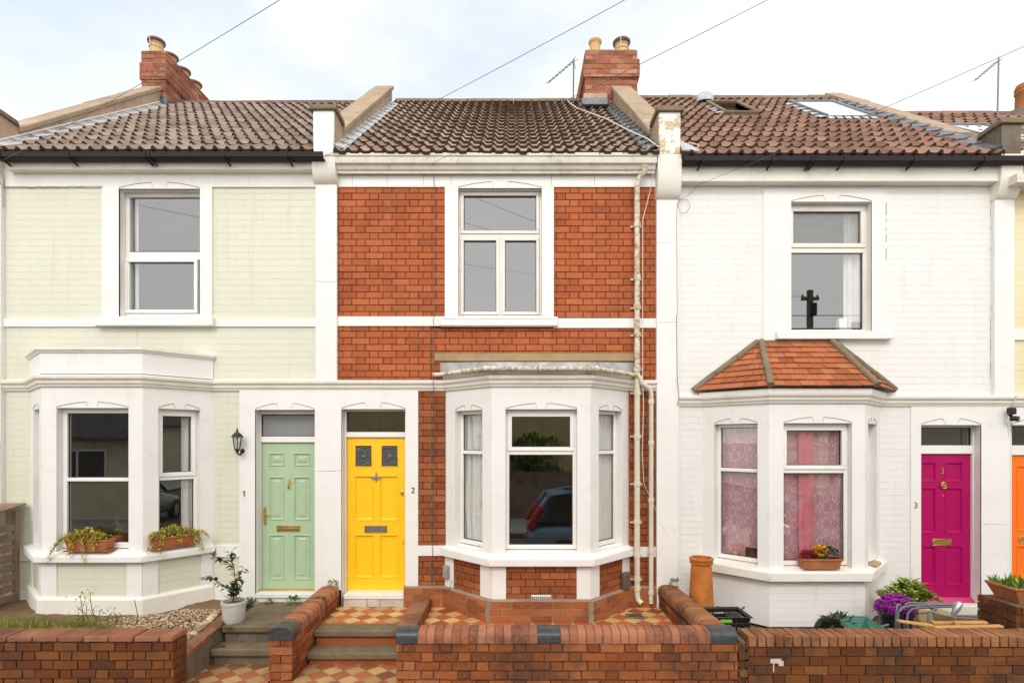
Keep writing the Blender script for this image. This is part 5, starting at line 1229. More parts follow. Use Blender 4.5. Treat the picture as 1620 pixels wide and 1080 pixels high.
def trailing(fr, o, uc, w_, d, z, n, mats, rnd, trail):
    P = fr.p; mb = MB(); stem = MB()
    for i in range(n):
        u = uc+rnd.uniform(-.5, .5)*w_; q = P(u, z+rnd.uniform(-.01, .13)*(1-abs(u-uc)/w_*1.3), d+rnd.gauss(.01, .045)); leaf(mb, q, (rnd.uniform(-1, 1), rnd.uniform(-1, .3), rnd.uniform(-.4, .9)), (0, 0, 1), rnd.uniform(.018, .042), .022)
    for (u, dx, dz) in trail:
        pts = []
        for t in range(9):
            t_ = t/8; pts.append(P(u+dx*t_, z+.02+.05*math.sin(t_*2.2)-dz*t_**1.6, d+.07+.05*t_))
        stem.tube(pts, .0025, 5)
        for pt in pts[1:]:
            for _ in range(11): leaf(mb, Vector(pt)+Vector((rnd.gauss(0, .014), rnd.gauss(0, .012), rnd.gauss(0, .014))), (rnd.uniform(-1, 1), rnd.uniform(-1, .2), rnd.uniform(-.8, .4)), (0, 0, 1), rnd.uniform(.016, .03), .018)
    mb.build('foliage', mats[0], o, smooth=0); stem.build('stem', 'twig', o)
    f = MB()
    for i in range(int(n*.12)): leaf(f, P(uc+rnd.uniform(-.4, .4)*w_, z+rnd.uniform(.03, .10), d+rnd.gauss(.02, .04)), (rnd.uniform(-1, 1), rnd.uniform(-1, 0), rnd.uniform(0, 1)), (0, 0, 1), .02, .018)
    f.build('blossoms', mats[1], o, smooth=0)
zs = BZ[1]['wb']-.012
fr = FC[1][1]; rnd = random.Random(12)
uc1 = (X(143, -.6)-fr.o[0])
o = winbox(fr, uc1, .50, -.00, zs, .135, 'pot_clay', 'terracotta window box on the green house front sill with red tinged trailing plants', group='window boxes on the green bay')
trailing(fr, o, uc1-.05, .46, 0., zs+.13, 800, ('leaf_gold', 'petal_r'), rnd, [(uc1-.22, -.14, .20), (uc1-.20, -.20, .26), (uc1-.02, .02, .26), (uc1-.12, -.03, .22), (uc1+.1, .02, .13)])
fr = FC[1][2]; uc2 = fr.L*.40
o = winbox(fr, uc2, .50, -.00, zs, .135, 'pot_clay', 'terracotta window box on the right facet of the green bay with white blooms', group='window boxes on the green bay')
trailing(fr, o, uc2, .50, 0., zs+.13, 900, ('leaf_gold', 'petal_w'), rnd, [(uc2-.2, -.1, .18), (uc2-.14, -.02, .22), (uc2+.24, .06, .24), (uc2+.2, .03, .18), (uc2+.26, .10, .10), (uc2+.05, 0, .12)])
fr = FC[1][1]
c = fr.p(X(193, -.35)-fr.o[0]-.03, zs+.02, -.22); o = empty('pot_plant', c, 'small potted plant with pointed leaves inside the green bay window', 'pot plant')
mb = MB(); mb.lathe(c, [(.045, 0), (.06, .10), (.064, .10), (.064, .12), (.055, .12), (.05, .09)], 16, cap=False); mb.build('pot', 'pot_clay', o, smooth=50)
mb = MB(); rnd = random.Random(3)
for i in range(26): leaf(mb, (c[0]+rnd.gauss(0, .012), c[1]+rnd.gauss(0, .012), c[2]+.11+i*.008), (rnd.uniform(-1, 1), rnd.uniform(-1, 1), rnd.uniform(.2, 1)), (0, 0, 1), .10, .03)
mb.build('foliage', 'leaf', o, smooth=0)
# planter with flowers on the white house sill
fr = FC[3][1]; z3 = BZ[3]['wb']-.03; uc = X(1296, -.6)-fr.o[0]
o = winbox(fr, uc, .46, .0, z3, .135, 'pot_clay', 'rounded terracotta planter of yellow and red flowers on the white bay sill', name='flower_planter', lip=False)
mb = MB(); rnd = random.Random(5); clump(mb, fr.p(uc+.07, z3+.17, 0), (.17, .07, .09), 620, .038, .018, rnd, shell=.1); clump(mb, fr.p(uc+.1, z3+.22, -.02), (.12, .05, .10), 70, .05, .008, rnd); mb.build('foliage', 'leaf_dark', o, smooth=0)
mb = MB(); clump(mb, fr.p(uc+.0, z3+.215, .02), (.085, .05, .05), 260, .035, .03, rnd, shell=.1); mb.build('yellow_flower', 'petal_y', o, smooth=0)
mb = MB(); clump(mb, fr.p(uc-.14, z3+.16, .02), (.10, .06, .06), 620, .026, .016, rnd, shell=.05); mb.build('red_flower', 'petal_r', o, smooth=0)
# lemon sapling in a white pot
c = (X(370, -.80), -.80, .405); o = empty('potted_tree', c, 'lemon sapling in a round white concrete pot beside the green door steps', 'potted tree')
mb = MB(); mb.lathe(c, [(.105, 0), (.115, .02), (.125, .20), (.135, .205), (.135, .235), (.115, .235), (.112, .19)], 26); mb.build('pot', 'concrete_pot', o, smooth=40); mb = MB(); mb.lathe((c[0], c[1], c[2]+.205), [(.113, 0), (0, .01)], 20); mb.build('compost', 'soil', o)
rnd = random.Random(21); st = MB(); lf = MB(); fr_ = MB()
def branch(pts, r):
    st.tube([Vector(c)+Vector(p) for p in pts], [r*(1-.6*i/(len(pts)-1)) for i in range(len(pts))], 6)
    for i in range(1, len(pts)):
        for t in (0.1, .25, .4, .55, .7, .85, 1.0):
            p = Vector(c)+Vector(pts[i-1]).lerp(Vector(pts[i]), t)
            if p.z > c[2]+.27: leaf(lf, p, (rnd.uniform(-1, 1), rnd.uniform(-1, .4), rnd.uniform(-.5, .6)), (0, 0, 1), rnd.uniform(.06, .10), .044)
branch([(0, 0, .2), (-.01, 0, .32), (.02, 0, .45), (.0, .0, .6), (-.04, .01, .72), (-.02, 0, .80)], .009)
branch([(-.01, 0, .30), (-.09, -.02, .40), (-.17, -.03, .46), (-.26, -.03, .50), (-.31, -.02, .48)], .006)
branch([(.02, 0, .42), (.06, .02, .52), (.10, .03, .60)], .005); branch([(.0, 0, .6), (-.10, 0, .68), (-.18, 0, .72), (-.24, .0, .74)], .004); branch([(0, 0, .28), (.05, -.03, .36), (.10, -.02, .42)], .005)
for i in range(70): leaf(lf, (c[0]+rnd.gauss(.0, .035), c[1]+rnd.gauss(0, .03), c[2]+rnd.uniform(.24, .42)), (rnd.uniform(-1, 1), rnd.uniform(-1, .3), rnd.uniform(-.2, 1)), (0, 0, 1), .075, .034)
st.build('stem', 'twig', o, smooth=60); lf.build('foliage', 'leaf_dark', o, smooth=0)
for q in ((.045, -.03, .50), (-.03, -.03, .66), (.01, -.04, .57)): mb = MB(); mb.lathe(Vector(c)+Vector(q), [(0, -.02), (.014, -.014), (.018, 0), (.014, .014), (0, .022)], 12); mb.build('lemon', 'petal_o', o, smooth=60)
# weeds at the foot of the green door and in the corners
def weed(c, r, n, label, mat='leaf', L=.035, w_=.02, hz=1.):
    mb = MB(); rnd = random.Random(int(c[0]*1000)); clump(mb, c, (r, r*.7, r*.6*hz), n, L, w_, rnd, shell=0.); tag(mb.build('weed', mat, smooth=0), label, 'weed', 'weeds in the paving')
weed((X(393, -.12), -.12, .43), .075, 110, 'bushy weed tuft right of the white concrete pot'); weed((X(425, -.1), -.10, .42), .045, 45, 'small flat weed below the left part of the green door'); weed((X(463, -.12), -.12, .44), .085, 90, 'larger weed with upright leaves below the green door step', L=.045)
weed((X(1068, -.1), -.10, .66), .06, 50, 'leafy weed sprouting from the wall behind the chimney clay pot', hz=2.)
weed((X(337, -1.1), -1.12, .13), .055, 70, 'weed at the foot of the stone retaining wall', mat='grass', hz=1.6)
# bare shrub and dry stems in the bed
o = empty('bare_shrub', (X(140, -1.1), -1.1, .45), 'leggy half bare shrub standing before the green bay', 'shrub'); st = MB(); lf = MB(); rnd = random.Random(31)
def tw(pts, r=.006):
    st.tube(pts, [r*(1-.5*i/(len(pts)-1)) for i in range(len(pts))], 5)
for px, top in ((133, 940), (150, 938), (142, 955), (158, 962), (120, 968), (170, 968)):
    b = Vector((X(px, -1.1)+rnd.uniform(-.03, .03), -1.1, .43)); e = Vector((X(px+rnd.uniform(-6, 6), -1.1), -1.1+rnd.uniform(-.05, .05), Z(top, -1.1))); m_ = b.lerp(e, .5)+Vector((rnd.uniform(-.05, .05), 0, 0)); tw([b, b.lerp(m_, .5)+Vector((.02, 0, 0)), m_, e]);
    tw([m_, m_+Vector((rnd.uniform(-.1, .1), 0, .06))], .004)
    for i in range(12): leaf(lf, e+Vector((rnd.gauss(0, .04), rnd.gauss(0, .03), rnd.gauss(-.02, .04))), (rnd.uniform(-1, 1), rnd.uniform(-1, .3), rnd.uniform(-.3, .8)), (0, 0, 1), .045, .018)
for px in (215, 182, 190): b = Vector((X(px, -1.1), -1.1, .43)); st.tube([b, b+Vector((.02, 0, .14)), b+Vector((-.03, .02, .30 if px == 215 else .16))], .004, 5)
st.build('stem', 'twig', o); lf.build('foliage', 'leaf_hebe', o, smooth=0)
# lantern beside the green door
c = MAIN.p(X(383), Z(700), 0); o = empty('wall_lantern', c, 'black coach lantern fixed beside the green door', 'wall light')
x, z = c[0], c[2]; yl = -.13
mb = MB(); mb.lathe((x+.015, 0, Z(713)), [(.045, 0), (.045, .01), (.03, .025), (0, .03)], 18, axis='y'); mb.tube([(x+.015, -.02, Z(713)), (x+.01, -.07, Z(719)), (x, yl, Z(716)), (x, yl, Z(710))], .012, 8); mb.lathe((x, yl, Z(713)), [(0, -.02), (.02, -.005), (.03, .02), (.035, .03)], 12); mb.build('bracket', 'iron', o, smooth=45)
mb = MB()
for k in range(6):
    a = k*math.pi/3; mb.tube([(x+.032*math.cos(a), yl+.032*math.sin(a), Z(710)), (x+.055*math.cos(a), yl+.055*math.sin(a), Z(691))], .005, 5)
mb.build('cage', 'iron', o); mb = MB(); mb.lathe((x, yl, Z(691)), [(.078, -.004), (.078, .004), (.05, .04), (.02, .06), (.012, .075), (.016, .085), (.007, .095), (.003, .12), (0, .121)], 6); mb.build('cap', 'iron', o, smooth=20)
mb = MB(); mb.lathe((x, yl, Z(709.5)), [(.029, 0), (.05, .145)], 6); mb.build('lantern_glass', 'glass', o, smooth=0, recalc=True); mb = MB(); mb.lathe((x, yl, Z(708)), [(0, 0), (.013, .0), (.013, .05), (.02, .07), (.012, .09), (0, .095)], 10); mb.build('bulb', 'white', o, smooth=50)
# camera beside the magenta door
c = MAIN.p(X(1589), Z(653), 0); o = empty('security_camera', c, 'black security camera high on the white pilaster by the orange door', 'security camera')
mb = MB(); mb.fb(MAIN, c[0]-.035, c[0]+.03, Z(656), Z(645), .06, .15); mb.build('housing', 'plastic_black', o, bevel=.015, segs=3); mb = MB(); mb.tube([(c[0]+.0, -.08, Z(655)), (c[0]+.01, -.10, Z(662))], .02, 8); mb.tube([(c[0]-.005, -.09, Z(662)), (c[0]+.045, -.16, Z(663))], .033, 12); mb.build('lens_head', 'plastic_black', o, smooth=40)
mb = MB(); mb.tube([(c[0]-.03, -.063, Z(660)), (c[0]-.02, -.075, Z(668)), (c[0]+.02, -.075, Z(669)), (c[0]+.03, -.063, Z(664))], .006, 6); mb.build('cable', 'wire_w', o)
# chimney clay standing in the corner
c = (X(1109.5, -.45), -.45, .30); o = empty('chimney_clay', c, 'tall orange clay chimney pot standing against the white wall', 'clay pot')
mb = MB(); ht = Z(881, -.45)-.30; mb.lathe(c, [(.150, 0), (.148, .05), (.132, ht*.55), (.118, ht*.86), (.117, ht-.075), (.132, ht-.07), (.134, ht-.05), (.122, ht-.045), (.124, ht-.035), (.138, ht-.03), (.140, ht-.008), (.130, ht), (.112, ht), (.108, ht-.2)], 32); tag(o, o['label'], o['category']); mb.build('clay_body', 'pot_orange', o, smooth=40)
# black crate
o = empty('crate', (X(1150, -1.15), -1.15, .3), 'black plastic crate with lime label behind the rounded dividing wall', 'crate')
x0, x1 = X(1118, -1.2), X(1180, -1.2); y0, y1 = -1.32, -.98; zb, zt_ = .32, .618; mb = MB()
for z in (zb, zb+.10, zb+.19, zt_-.05): mb.fb(F((x0, y0), (1, 0)), 0, x1-x0, z, z+.045, -.012, 0); mb.fb(F((x1, y1), (-1, 0)), 0, x1-x0, z, z+.045, -.012, 0); mb.fb(F((x1, y0), (0, 1)), .012, y1-y0-.012, z, z+.045, -.012, 0); mb.fb(F((x0, y1), (0, -1)), .012, y1-y0-.012, z, z+.045, -.012, 0)
for x in (x0, x0+.13, x0+.26, x1-.02): mb.box(x, x+.02, y0-.001, y0+.011, zb+.045, zt_-.05); mb.box(x, x+.02, y1-.011, y1+.001, zb+.045, zt_-.05)
mb.box(x0+.012, x1-.012, y0+.012, y1-.012, zb-.005, zb+.008); mb.build('basket', 'plastic_black', o, bevel=.006); mb = MB(); mb.box(x0+.0, x1+.0, y0-.018, y0-.001, zt_-.012, zt_+.004); mb.box(x0-.01, x1+.01, y1+.001, y1+.02, zt_-.012, zt_+.004); mb.box(x1+.0005, x1+.018, y0-.018, y1+.02, zt_-.013, zt_+.004); mb.build('rim', 'plastic_black', o, bevel=.006); mb = MB(); mb.box(x0+.10, x0+.22, y0-.006, y0-.0015, zt_-.055, zt_-.025); mb.build('label', 'lime', o)
o2 = MB(); rock(o2, (x0+.30, -1.14, .55), .11, random.Random(4), sz=.8); tag(o2.build('bin_bag', 'plastic_black', smooth=60), 'crumpled black plastic bag lying in the crate', 'bag')
# wheelbarrow seen over the wall
o = empty('wheelbarrow', (X(1350, -1.4), -1.4, .3), 'green wheelbarrow tray showing above the dark stained garden wall', 'wheelbarrow')
mb = MB(); xa, xb = X(1318, -1.4), X(1403, -1.4); zt_ = Z(981, -1.4)-.075
top = [(xa+.06, -1.62, zt_-.05), (xb+.05, -1.62, zt_-.085), (xb-.06, -1.15, zt_+.03), (xa+.02, -1.15, zt_+.035)]; bot = [(xa+.16, -1.52, .40), (xb-.16, -1.52, .38), (xb-.2, -1.25, .38), (xa+.16, -1.25, .40)]
ti = [mb.V(p) for p in top]; bi = [mb.V(p) for p in bot]; mb.face(bi)
for k in range(4): mb.face((bi[k], bi[(k+1) % 4], ti[(k+1) % 4], ti[k]))
tr = mb.build('tray', 'plastic_green', o, smooth=0); sd = tr.modifiers.new('thickness', 'SOLIDIFY'); sd.thickness = .008
mb = MB(); mb.tube([*[Vector(p)+Vector((0, 0, .004)) for p in top], Vector(top[0])+Vector((0, 0, .004))], .010, 8); mb.build('rim', 'plastic_green', o, smooth=50)
mb = MB(); mb.lathe((xa-.02, -1.36, .49), [(.05, -.045), (.135, -.045), (.15, -.02), (.15, .02), (.135, .045), (.05, .045)], 24, axis='y'); mb.build('wheel', 'plastic_black', o, smooth=40); mb = MB(); mb.tube([(xa-.02, -1.46, .49), (xa+.2, -1.5, .39), (xb+.15, -1.52, .5)], .014, 8); mb.tube([(xa-.02, -1.28, .49), (xa+.2, -1.26, .39), (xb+.15, -1.2, .5)], .014, 8); mb.tube([(xb-.2, -1.5, .39), (xb-.15, -1.5, .30)], .014, 8); mb.tube([(xb-.2, -1.24, .39), (xb-.15, -1.24, .30)], .014, 8); mb.build('frame', 'metal_grey', o, smooth=50)
mb = MB(); clump(mb, (X(1322, -1.5), -1.5, Z(984, -1.5)), (.16, .09, .05), 60, .10, .03, random.Random(2), shell=.1); tag(mb.build('dead_leaves', 'leaf_dark', smooth=0), 'heap of dark withered leaves at the left end of the green wheelbarrow', 'dead leaves')
# purple flowers in a black pot
c = (X(1417, -1.0), -1.0, .30); o = empty('flower_pot', c, 'bright purple flowers massed in a black plastic pot', 'flower pot')
mb = MB(); mb.lathe(c, [(.12, 0), (.165, .24), (.175, .245), (.175, .275), (.155, .275), (.15, .22)], 24); mb.build('pot', 'plastic_black', o, smooth=40)
rnd = random.Random(77); mb = MB(); mb2 = MB()
for i in range(330):
    a, b = rnd.uniform(0, 6.28), rnd.uniform(0, 1); ph = math.acos(1-b*1.1); q = Vector((math.sin(ph)*math.cos(a)*.19, math.sin(ph)*math.sin(a)*.16, math.cos(ph)*.15))*(1+rnd.uniform(-.13, .07)); ctr = Vector((c[0], c[1], c[2]+.30))+q; n_ = q.normalized()
    for k in range(7):
        t = Vector((math.cos(k*.9), math.sin(k*.9), rnd.uniform(-.2, .5))); leaf(mb, ctr, t+n_*.7, n_, rnd.uniform(.022, .034), .014)
mb.build('bloom', 'petal_p', o, smooth=0); clump(mb2, (c[0], c[1], c[2]+.29), (.2, .16, .13), 220, .05, .02, rnd); mb2.build('foliage', 'leaf_dark', o, smooth=0)
# shrub by the magenta door
c = (X(1436, -.62), -.62, .30); o = empty('potted_shrub', c, 'bushy yellow green shrub growing in front of the magenta door jamb', 'shrub')
mb = MB(); mb.lathe(c, [(.12, 0), (.16, .25), (.17, .25), (.17, .28), (.15, .28)], 20); mb.build('pot', 'pot_buff', o, smooth=40)
lf = MB(); st = MB(); rnd = random.Random(14)
for i in range(90):
    a = rnd.uniform(0, 6.28); ro = rnd.uniform(.05, 1)**.6; e = Vector((c[0]+.29*ro*math.cos(a)*1.0, c[1]+.17*ro*math.sin(a), c[2]+.28+.26*(1-ro**2*.75)*rnd.uniform(.75, 1.08)))
    b = Vector((c[0]+.05*math.cos(a), c[1]+.05*math.sin(a), c[2]+.24)); st.tube([b, b.lerp(e, .5)+Vector((0, 0, .03)), e], .004, 5)
    d = (e-b).normalized()
    for t in range(15):
        p = b.lerp(e, .45+.55*t/14); aa = t*2.4; leaf(lf, p, d*.6+Vector((math.cos(aa), math.sin(aa), .15)), d, rnd.uniform(.05, .075), .032)
for (dx, dz) in ((.30, .30), (.34, .24)):
    e = Vector((c[0]+dx, c[1]-.05, c[2]+dz+.02))
    for t in range(26): aa = t*2.4; leaf(lf, e+Vector((0, 0, rnd.uniform(-.03, .03))), (math.cos(aa), math.sin(aa), .5), (0, 0, 1), .05, .022)
    st.tube([(c[0]+.1, c[1], c[2]+.26), e], .004, 5)
lf.build('foliage', 'leaf_hebe', o, smooth=0); st.build('stem', 'twig', o)
# folding garden chair lying on its side
Y = -1.3; o = empty('garden_chair', (X(1480, Y), Y, .3), 'grey metal garden chair with timber slats lying tipped over behind the wall', 'garden chair')
def q(px, py, y=Y): return Vector((X(px, y), y, Z(py, y)))
mb = MB()
mb.tube([q(1417, 996), q(1418, 970), q(1419, 957), q(1424, 956)], .012, 8); mb.tube([q(1420, 992), q(1421, 968), q(1428, 960), q(1440, 957.5), q(1508, 955)], .013, 8)
mb.tube([q(1434, 992, -1.2), q(1436, 970, -1.2), q(1443, 963, -1.2), q(1455, 961, -1.2), q(1506, 958.5, -1.2)], .013, 8); mb.tube([q(1430, 956, -1.12), q(1438, 953, -1.12), q(1470, 953.5, -1.12), q(1506, 954.5, -1.15)], .011, 8)
mb.tube([q(1452, 970, -1.2), q(1472, 968, -1.2), q(1485, 972, -1.2), q(1508, 976, -1.2), q(1546, 979, -1.15)], .011, 8); mb.tube([q(1468, 983), q(1469, 972), q(1475, 966), q(1482, 960), q(1484, 955)], .013, 8); mb.tube([q(1466, 956, -1.2), q(1472, 962, -1.2), q(1480, 965, -1.2), q(1483, 959)], .009, 8)
for px in (1424, 1430, 1437, 1444, 1452, 1460): mb.tube([q(px, 998, -1.25), q(px, 985, -1.25)], .007, 6)
mb.build('frame', 'metal_grey', o, smooth=50)
mb = MB(); a, b = q(1507, 974), q(1519, 951); mb.tube([a, a.lerp(b, .12), a.lerp(b, .5), a.lerp(b, .88), b], [.012, .022, .035, .034, .016], 12); mb.build('armrest', 'alu', o, smooth=60)
def plank(a, b, w_, t_): 
    mb.hexa([a+Vector((0, -w_/2, 0)), b+Vector((0, -w_/2, 0)), b+Vector((0, w_/2, 0)), a+Vector((0, w_/2, 0)), a+Vector((0, -w_/2, t_)), b+Vector((0, -w_/2, t_)), b+Vector((0, w_/2, t_)), a+Vector((0, w_/2, t_))])
mb = MB(); plank(q(1420, 983, -1.42), q(1476, 991, -1.42), .05, .022); plank(q(1474, 986, -1.25), q(1560, 985.5, -1.25), .06, .022); plank(q(1476, 993, -1.40), q(1585, 991, -1.40), .06, .018); mb.build('slat', 'wood', o, bevel=.003); mb = MB(); a = q(1512, 992, -1.32); mb.box(a.x-.02, a.x+.02, -1.35, -1.30, .5, a.z+.06); mb.build('slat_rail', 'wood', o, bevel=.003)
# sacks and rubble behind the chair
mb = MB(); rnd = random.Random(6); rock(mb, q(1490, 975, -.9), .16, rnd, sz=.5); tag(mb.build('sack', 'buff', smooth=60), 'buff sack slumped behind the tipped garden chair', 'sack')
mb = MB(); a = q(1460, 975, -.85); mb.box(a.x-.11, a.x+.10, -.95, -.75, .3, a.z+.12); tag(mb.build('cardboard_box', 'pot_buff', bevel=.02), 'plain buff box standing behind the purple flowers', 'box')
# loose stone on the end of the sill
mb = MB(); rock(mb, FC[3][2].p(.30, BZ[3]['st']+.05, .04), .07, random.Random(9), sx=1.3); tag(mb.build('stone', 'gravel', smooth=0), 'loose stone lying on the right end of the white bay sill', 'stone')
# planter on the pier
c = (5.62, -1.0, .70); o = empty('planter', c, 'rectangular terracotta planter of spiky leaves on the brick pier', 'planter')
mb = MB(); pr = [(.23, .15, 0), (.30, .19, .15), (.31, .20, .15), (.31, .20, .175), (.27, .17, .175), (.26, .16, .12)]; ids = [[mb.V((c[0]+sx*a, c[1]+sy*b, c[2]+z)) for sx, sy in ((-1, -1), (1, -1), (1, 1), (-1, 1))] for a, b, z in pr]
for a, b in zip(ids, ids[1:]):
    for k in range(4): mb.face((a[k], a[(k+1) % 4], b[(k+1) % 4], b[k]))
mb.face(ids[0]); mb.build('trough', 'pot_clay', o, bevel=.006); mb = MB(); rnd = random.Random(4)
for i in range(170): leaf(mb, (c[0]+rnd.uniform(-.26, .26), c[1]+rnd.uniform(-.15, .15), c[2]+.13), (rnd.uniform(-.8, .8), rnd.uniform(-.8, .8), 1), (0, 1, .3), rnd.uniform(.09, .17), .03)
mb.build('foliage', 'leaf', o, smooth=0); mb = MB()
for i in range(36): leaf(mb, (c[0]+rnd.uniform(-.25, .25), c[1]+rnd.uniform(-.15, .1), c[2]+.22), (rnd.uniform(-.8, .8), rnd.uniform(-.8, .8), 1), (0, 1, .3), .06, .02)
mb.build('blossoms', 'petal_y', o, smooth=0)

# small growths on the old walls: moss cushions along the copings and joints, weeds at the wall feet
def moss(c, r, n, label):
    mb = MB(); rnd = random.Random(int(abs(c[0])*977)+n)
    for _ in range(n):
        a, q = rnd.uniform(0, 6.28), rnd.random()**.5*r; rock(mb, (c[0]+q*math.cos(a), c[1]+q*math.sin(a)*.6, c[2]+.004), rnd.uniform(.006, .014), rnd)
    m_ = tag(mb.build('moss', 'leaf_dark', smooth=0), label, 'moss', 'moss on the old walls'); m_['kind'] = 'stuff'
moss((-2.24, -.55, .603), .07, 30, 'dark moss cushions near the back of the sloping brick dividing wall'); moss((1.97, -.14, .625), .09, 40, 'dark moss cushions on the wall end by the downpipes')
moss((-3.1, -1.02, .404), .05, 24, 'dark moss spots on the landing beside the white concrete pot'); moss((-3.12, -1.1, .228), .05, 22, 'dark moss spots on the lower step below the green door')
weed((-2.46, -1.14, .08), .035, 40, 'small weed at the foot of the dividing wall beside the green door steps', mat='grass'); weed((-2.25, -.06, .64), .06, 60, 'dry grassy tuft on the back end of the sloping brick dividing wall', mat='grass', hz=1.4)

# ------------------------------------------------------------------ curtains and things seen through the glass
fr = FC[2][0]; curtain('curtain', fr, .12, .72, 1.14, 2.82, -.165, 'curtain', 'pale grey curtain tied back in the left facet of the red brick bay', amp=.016, waves=5, tie=(.34, -1, .25), seed=1, group='grey curtains of the red brick bay')
fr = FC[2][2]; curtain('curtain', fr, .12, .72, 1.14, 2.82, -.165, 'curtain', 'straight pale grey curtain in the right facet of the red brick bay', amp=.016, waves=6, seed=2, group='grey curtains of the red brick bay')
curtain('curtain', FC[3][0], .08, FC[3][0].L-.05, .92, 2.75, -.172, 'ogee', 'pink lattice patterned curtain in the left facet window', waves=3.5, amp=.018, seed=3, group='pink curtains of the white house bay')
curtain('curtain', FC[3][1], .08, .93, .92, 2.75, -.178, 'ogee', 'pink lattice patterned curtain behind the flower planter window', waves=4, amp=.018, seed=4, group='pink curtains of the white house bay')
curtain('curtain', FC[3][1], .42, .60, .92, 2.75, -.148, 'pink', 'plain deep pink fold of curtain in the middle of the flower planter window', waves=2, amp=.012, seed=5, group='pink curtains of the white house bay')
curtain('curtain', MAIN, X(1322, .4), X(1385, .4), Z(560, .4), Z(310, .4), -.20, 'curtain_w', 'sheer white curtain in the upper window of the white house', waves=4, seed=6)
curtain('curtain', MAIN, X(186, .25), X(221, .25), Z(520, .25), Z(290, .25), -.24, 'curtain_w', 'pale curtain drawn to the left of the upper window of the green house', waves=3, seed=7)
curtain('curtain', FC[1][2], FC[1][2].L*.60, FC[1][2].L*.80, 1.15, 2.8, -.16, 'curtain', 'cream curtain pulled aside in the right facet of the green bay', waves=2, seed=8)
mb = MB(); Yc = .2; mb.box(X(1326, Yc), X(1338, Yc), .17, .25, Z(526, Yc), Z(504, Yc)); tag(mb.build('candle', 'white', bevel=.006), 'white block candle on the sill of the upper window of the white house', 'candle')
mb = MB(); mb.box(X(1346, Yc), X(1364, Yc), .17, .27, Z(526, Yc), Z(510, Yc)); tag(mb.build('trinket_box', 'brown_box', bevel=.004), 'small brown box beside the white candle in the upper window', 'box')
fr = FC[3][0]; mb = MB(); mb.fb(fr, .50, .70, BZ[3]['wb']+.03, BZ[3]['wb']+.17, -.128, -.118); tag(mb.build('picture_board', 'plastic_black', bevel=.003), 'dark board propped in the left facet window of the white bay', 'board')
mb = MB(); rock(mb, fr.p(.36, BZ[3]['wb']+.07, -.155), .06, random.Random(3), sz=.9); tag(mb.build('pebble_basket', 'gravel', smooth=0), 'speckled round ornament beside the dark board in the white bay', 'ornament')

# ------------------------------------------------------------------ aerials and cables
def aerial(base, top, label, boom, n=9, el=.16, mat='metal_grey'):
    o = empty('tv_aerial', base, label, 'aerial', 'rooftop aerials'); mb = MB(); mb.tube([base, top], .014, 6); mb.build('mast', mat, o)
    mb = MB(); a, b = Vector(top)+Vector((0, 0, -.03)), Vector(boom); mb.tube([a+(a-b).normalized()*.06, b], .010, 6); mb.build('boom', mat, o); mb = MB(); d = (b-a); s_ = d.cross(Vector((0, 0, 1))).normalized()
    for i in range(n): p = a+d*(i/(n-1)); e = el*(1-.4*i/n); mb = MB(); mb.tube([p-s_*e*.5+Vector((0, 0, -.0)), p+s_*e*.5], .004, 5); mb.build('element', mat, o)
    mb = MB(); mb.tube([a+Vector((.04, .05, -.12)), a, a+Vector((.04, .05, .12))], .005, 5); mb.build('reflector', mat, o); return o
aerial((X(907, 3.2), 3.2, Z(168, 3.2)), (X(907.5, 3.2), 3.2, Z(94, 3.2)), 'rooftop aerial on a pole beside the wide brick chimney', (X(866, 2.4), 2.2, Z(131, 2.2)))
aerial((X(1578, 3.0), 3.0, Z(186, 3.0)), (X(1580, 3.0), 3.0, Z(93, 3.0)), 'rooftop aerial on a thin pole at the right edge', (X(1543, 2.3), 2.3, Z(127, 2.3)))
PT = Vector((8.6, -9.0, 6.55))
def span_wire(a, sag, label, off=0., r=.0024, extra=()):
    a = Vector(a); b = PT+Vector((off, 0, -off*.3)); pts = [a.lerp(b, t/30)-Vector((0, 0, 4*sag*(t/30)*(1-t/30))) for t in range(31)]
    mb = MB(); mb.tube(list(extra)+pts if extra else pts, r, 6); return tag(mb.build('overhead_cable', 'wire', smooth=60), label, 'cable', 'overhead cables')
span_wire((X(8), -.13, Z(267)), .38, 'overhead cable from the left corner of the green house eaves', -.1, extra=[(X(8)+.01, -.03, Z(330)), (X(8)+.015, -.03, Z(285)), (X(9), -.09, Z(271))])
span_wire((X(500), -.12, Z(264)), .30, 'overhead cable from the eaves between green house and red house', .0)
span_wire((X(688, -.18), -.20, Z(256, -.2)), .30, 'overhead cable from the white gutter of the red brick house', .1)
lp = [(X(1069), -.07, Z(500)), (X(1068), -.07, Z(345)), (X(1069), -.075, Z(325)), (X(1074), -.03, Z(317)), (X(1086), -.03, Z(317)), (X(1091), -.03, Z(327)), (X(1085), -.03, Z(338)), (X(1075), -.03, Z(338)), (X(1070), -.07, Z(329)), (X(1074), -.03, Z(318)), (X(1090), -.035, Z(309)), (X(1099), -.05, Z(299))]
span_wire((X(1105), -.10, Z(296)), .30, 'overhead cable looping down onto the white house wall', .2, extra=lp)
def wallwire(pts, label, mat='wire', r=.0038): mb = MB(); mb.tube(pts, r, 6); return tag(mb.build('wall_cable', mat, smooth=60), label, 'cable', 'cables on the walls')
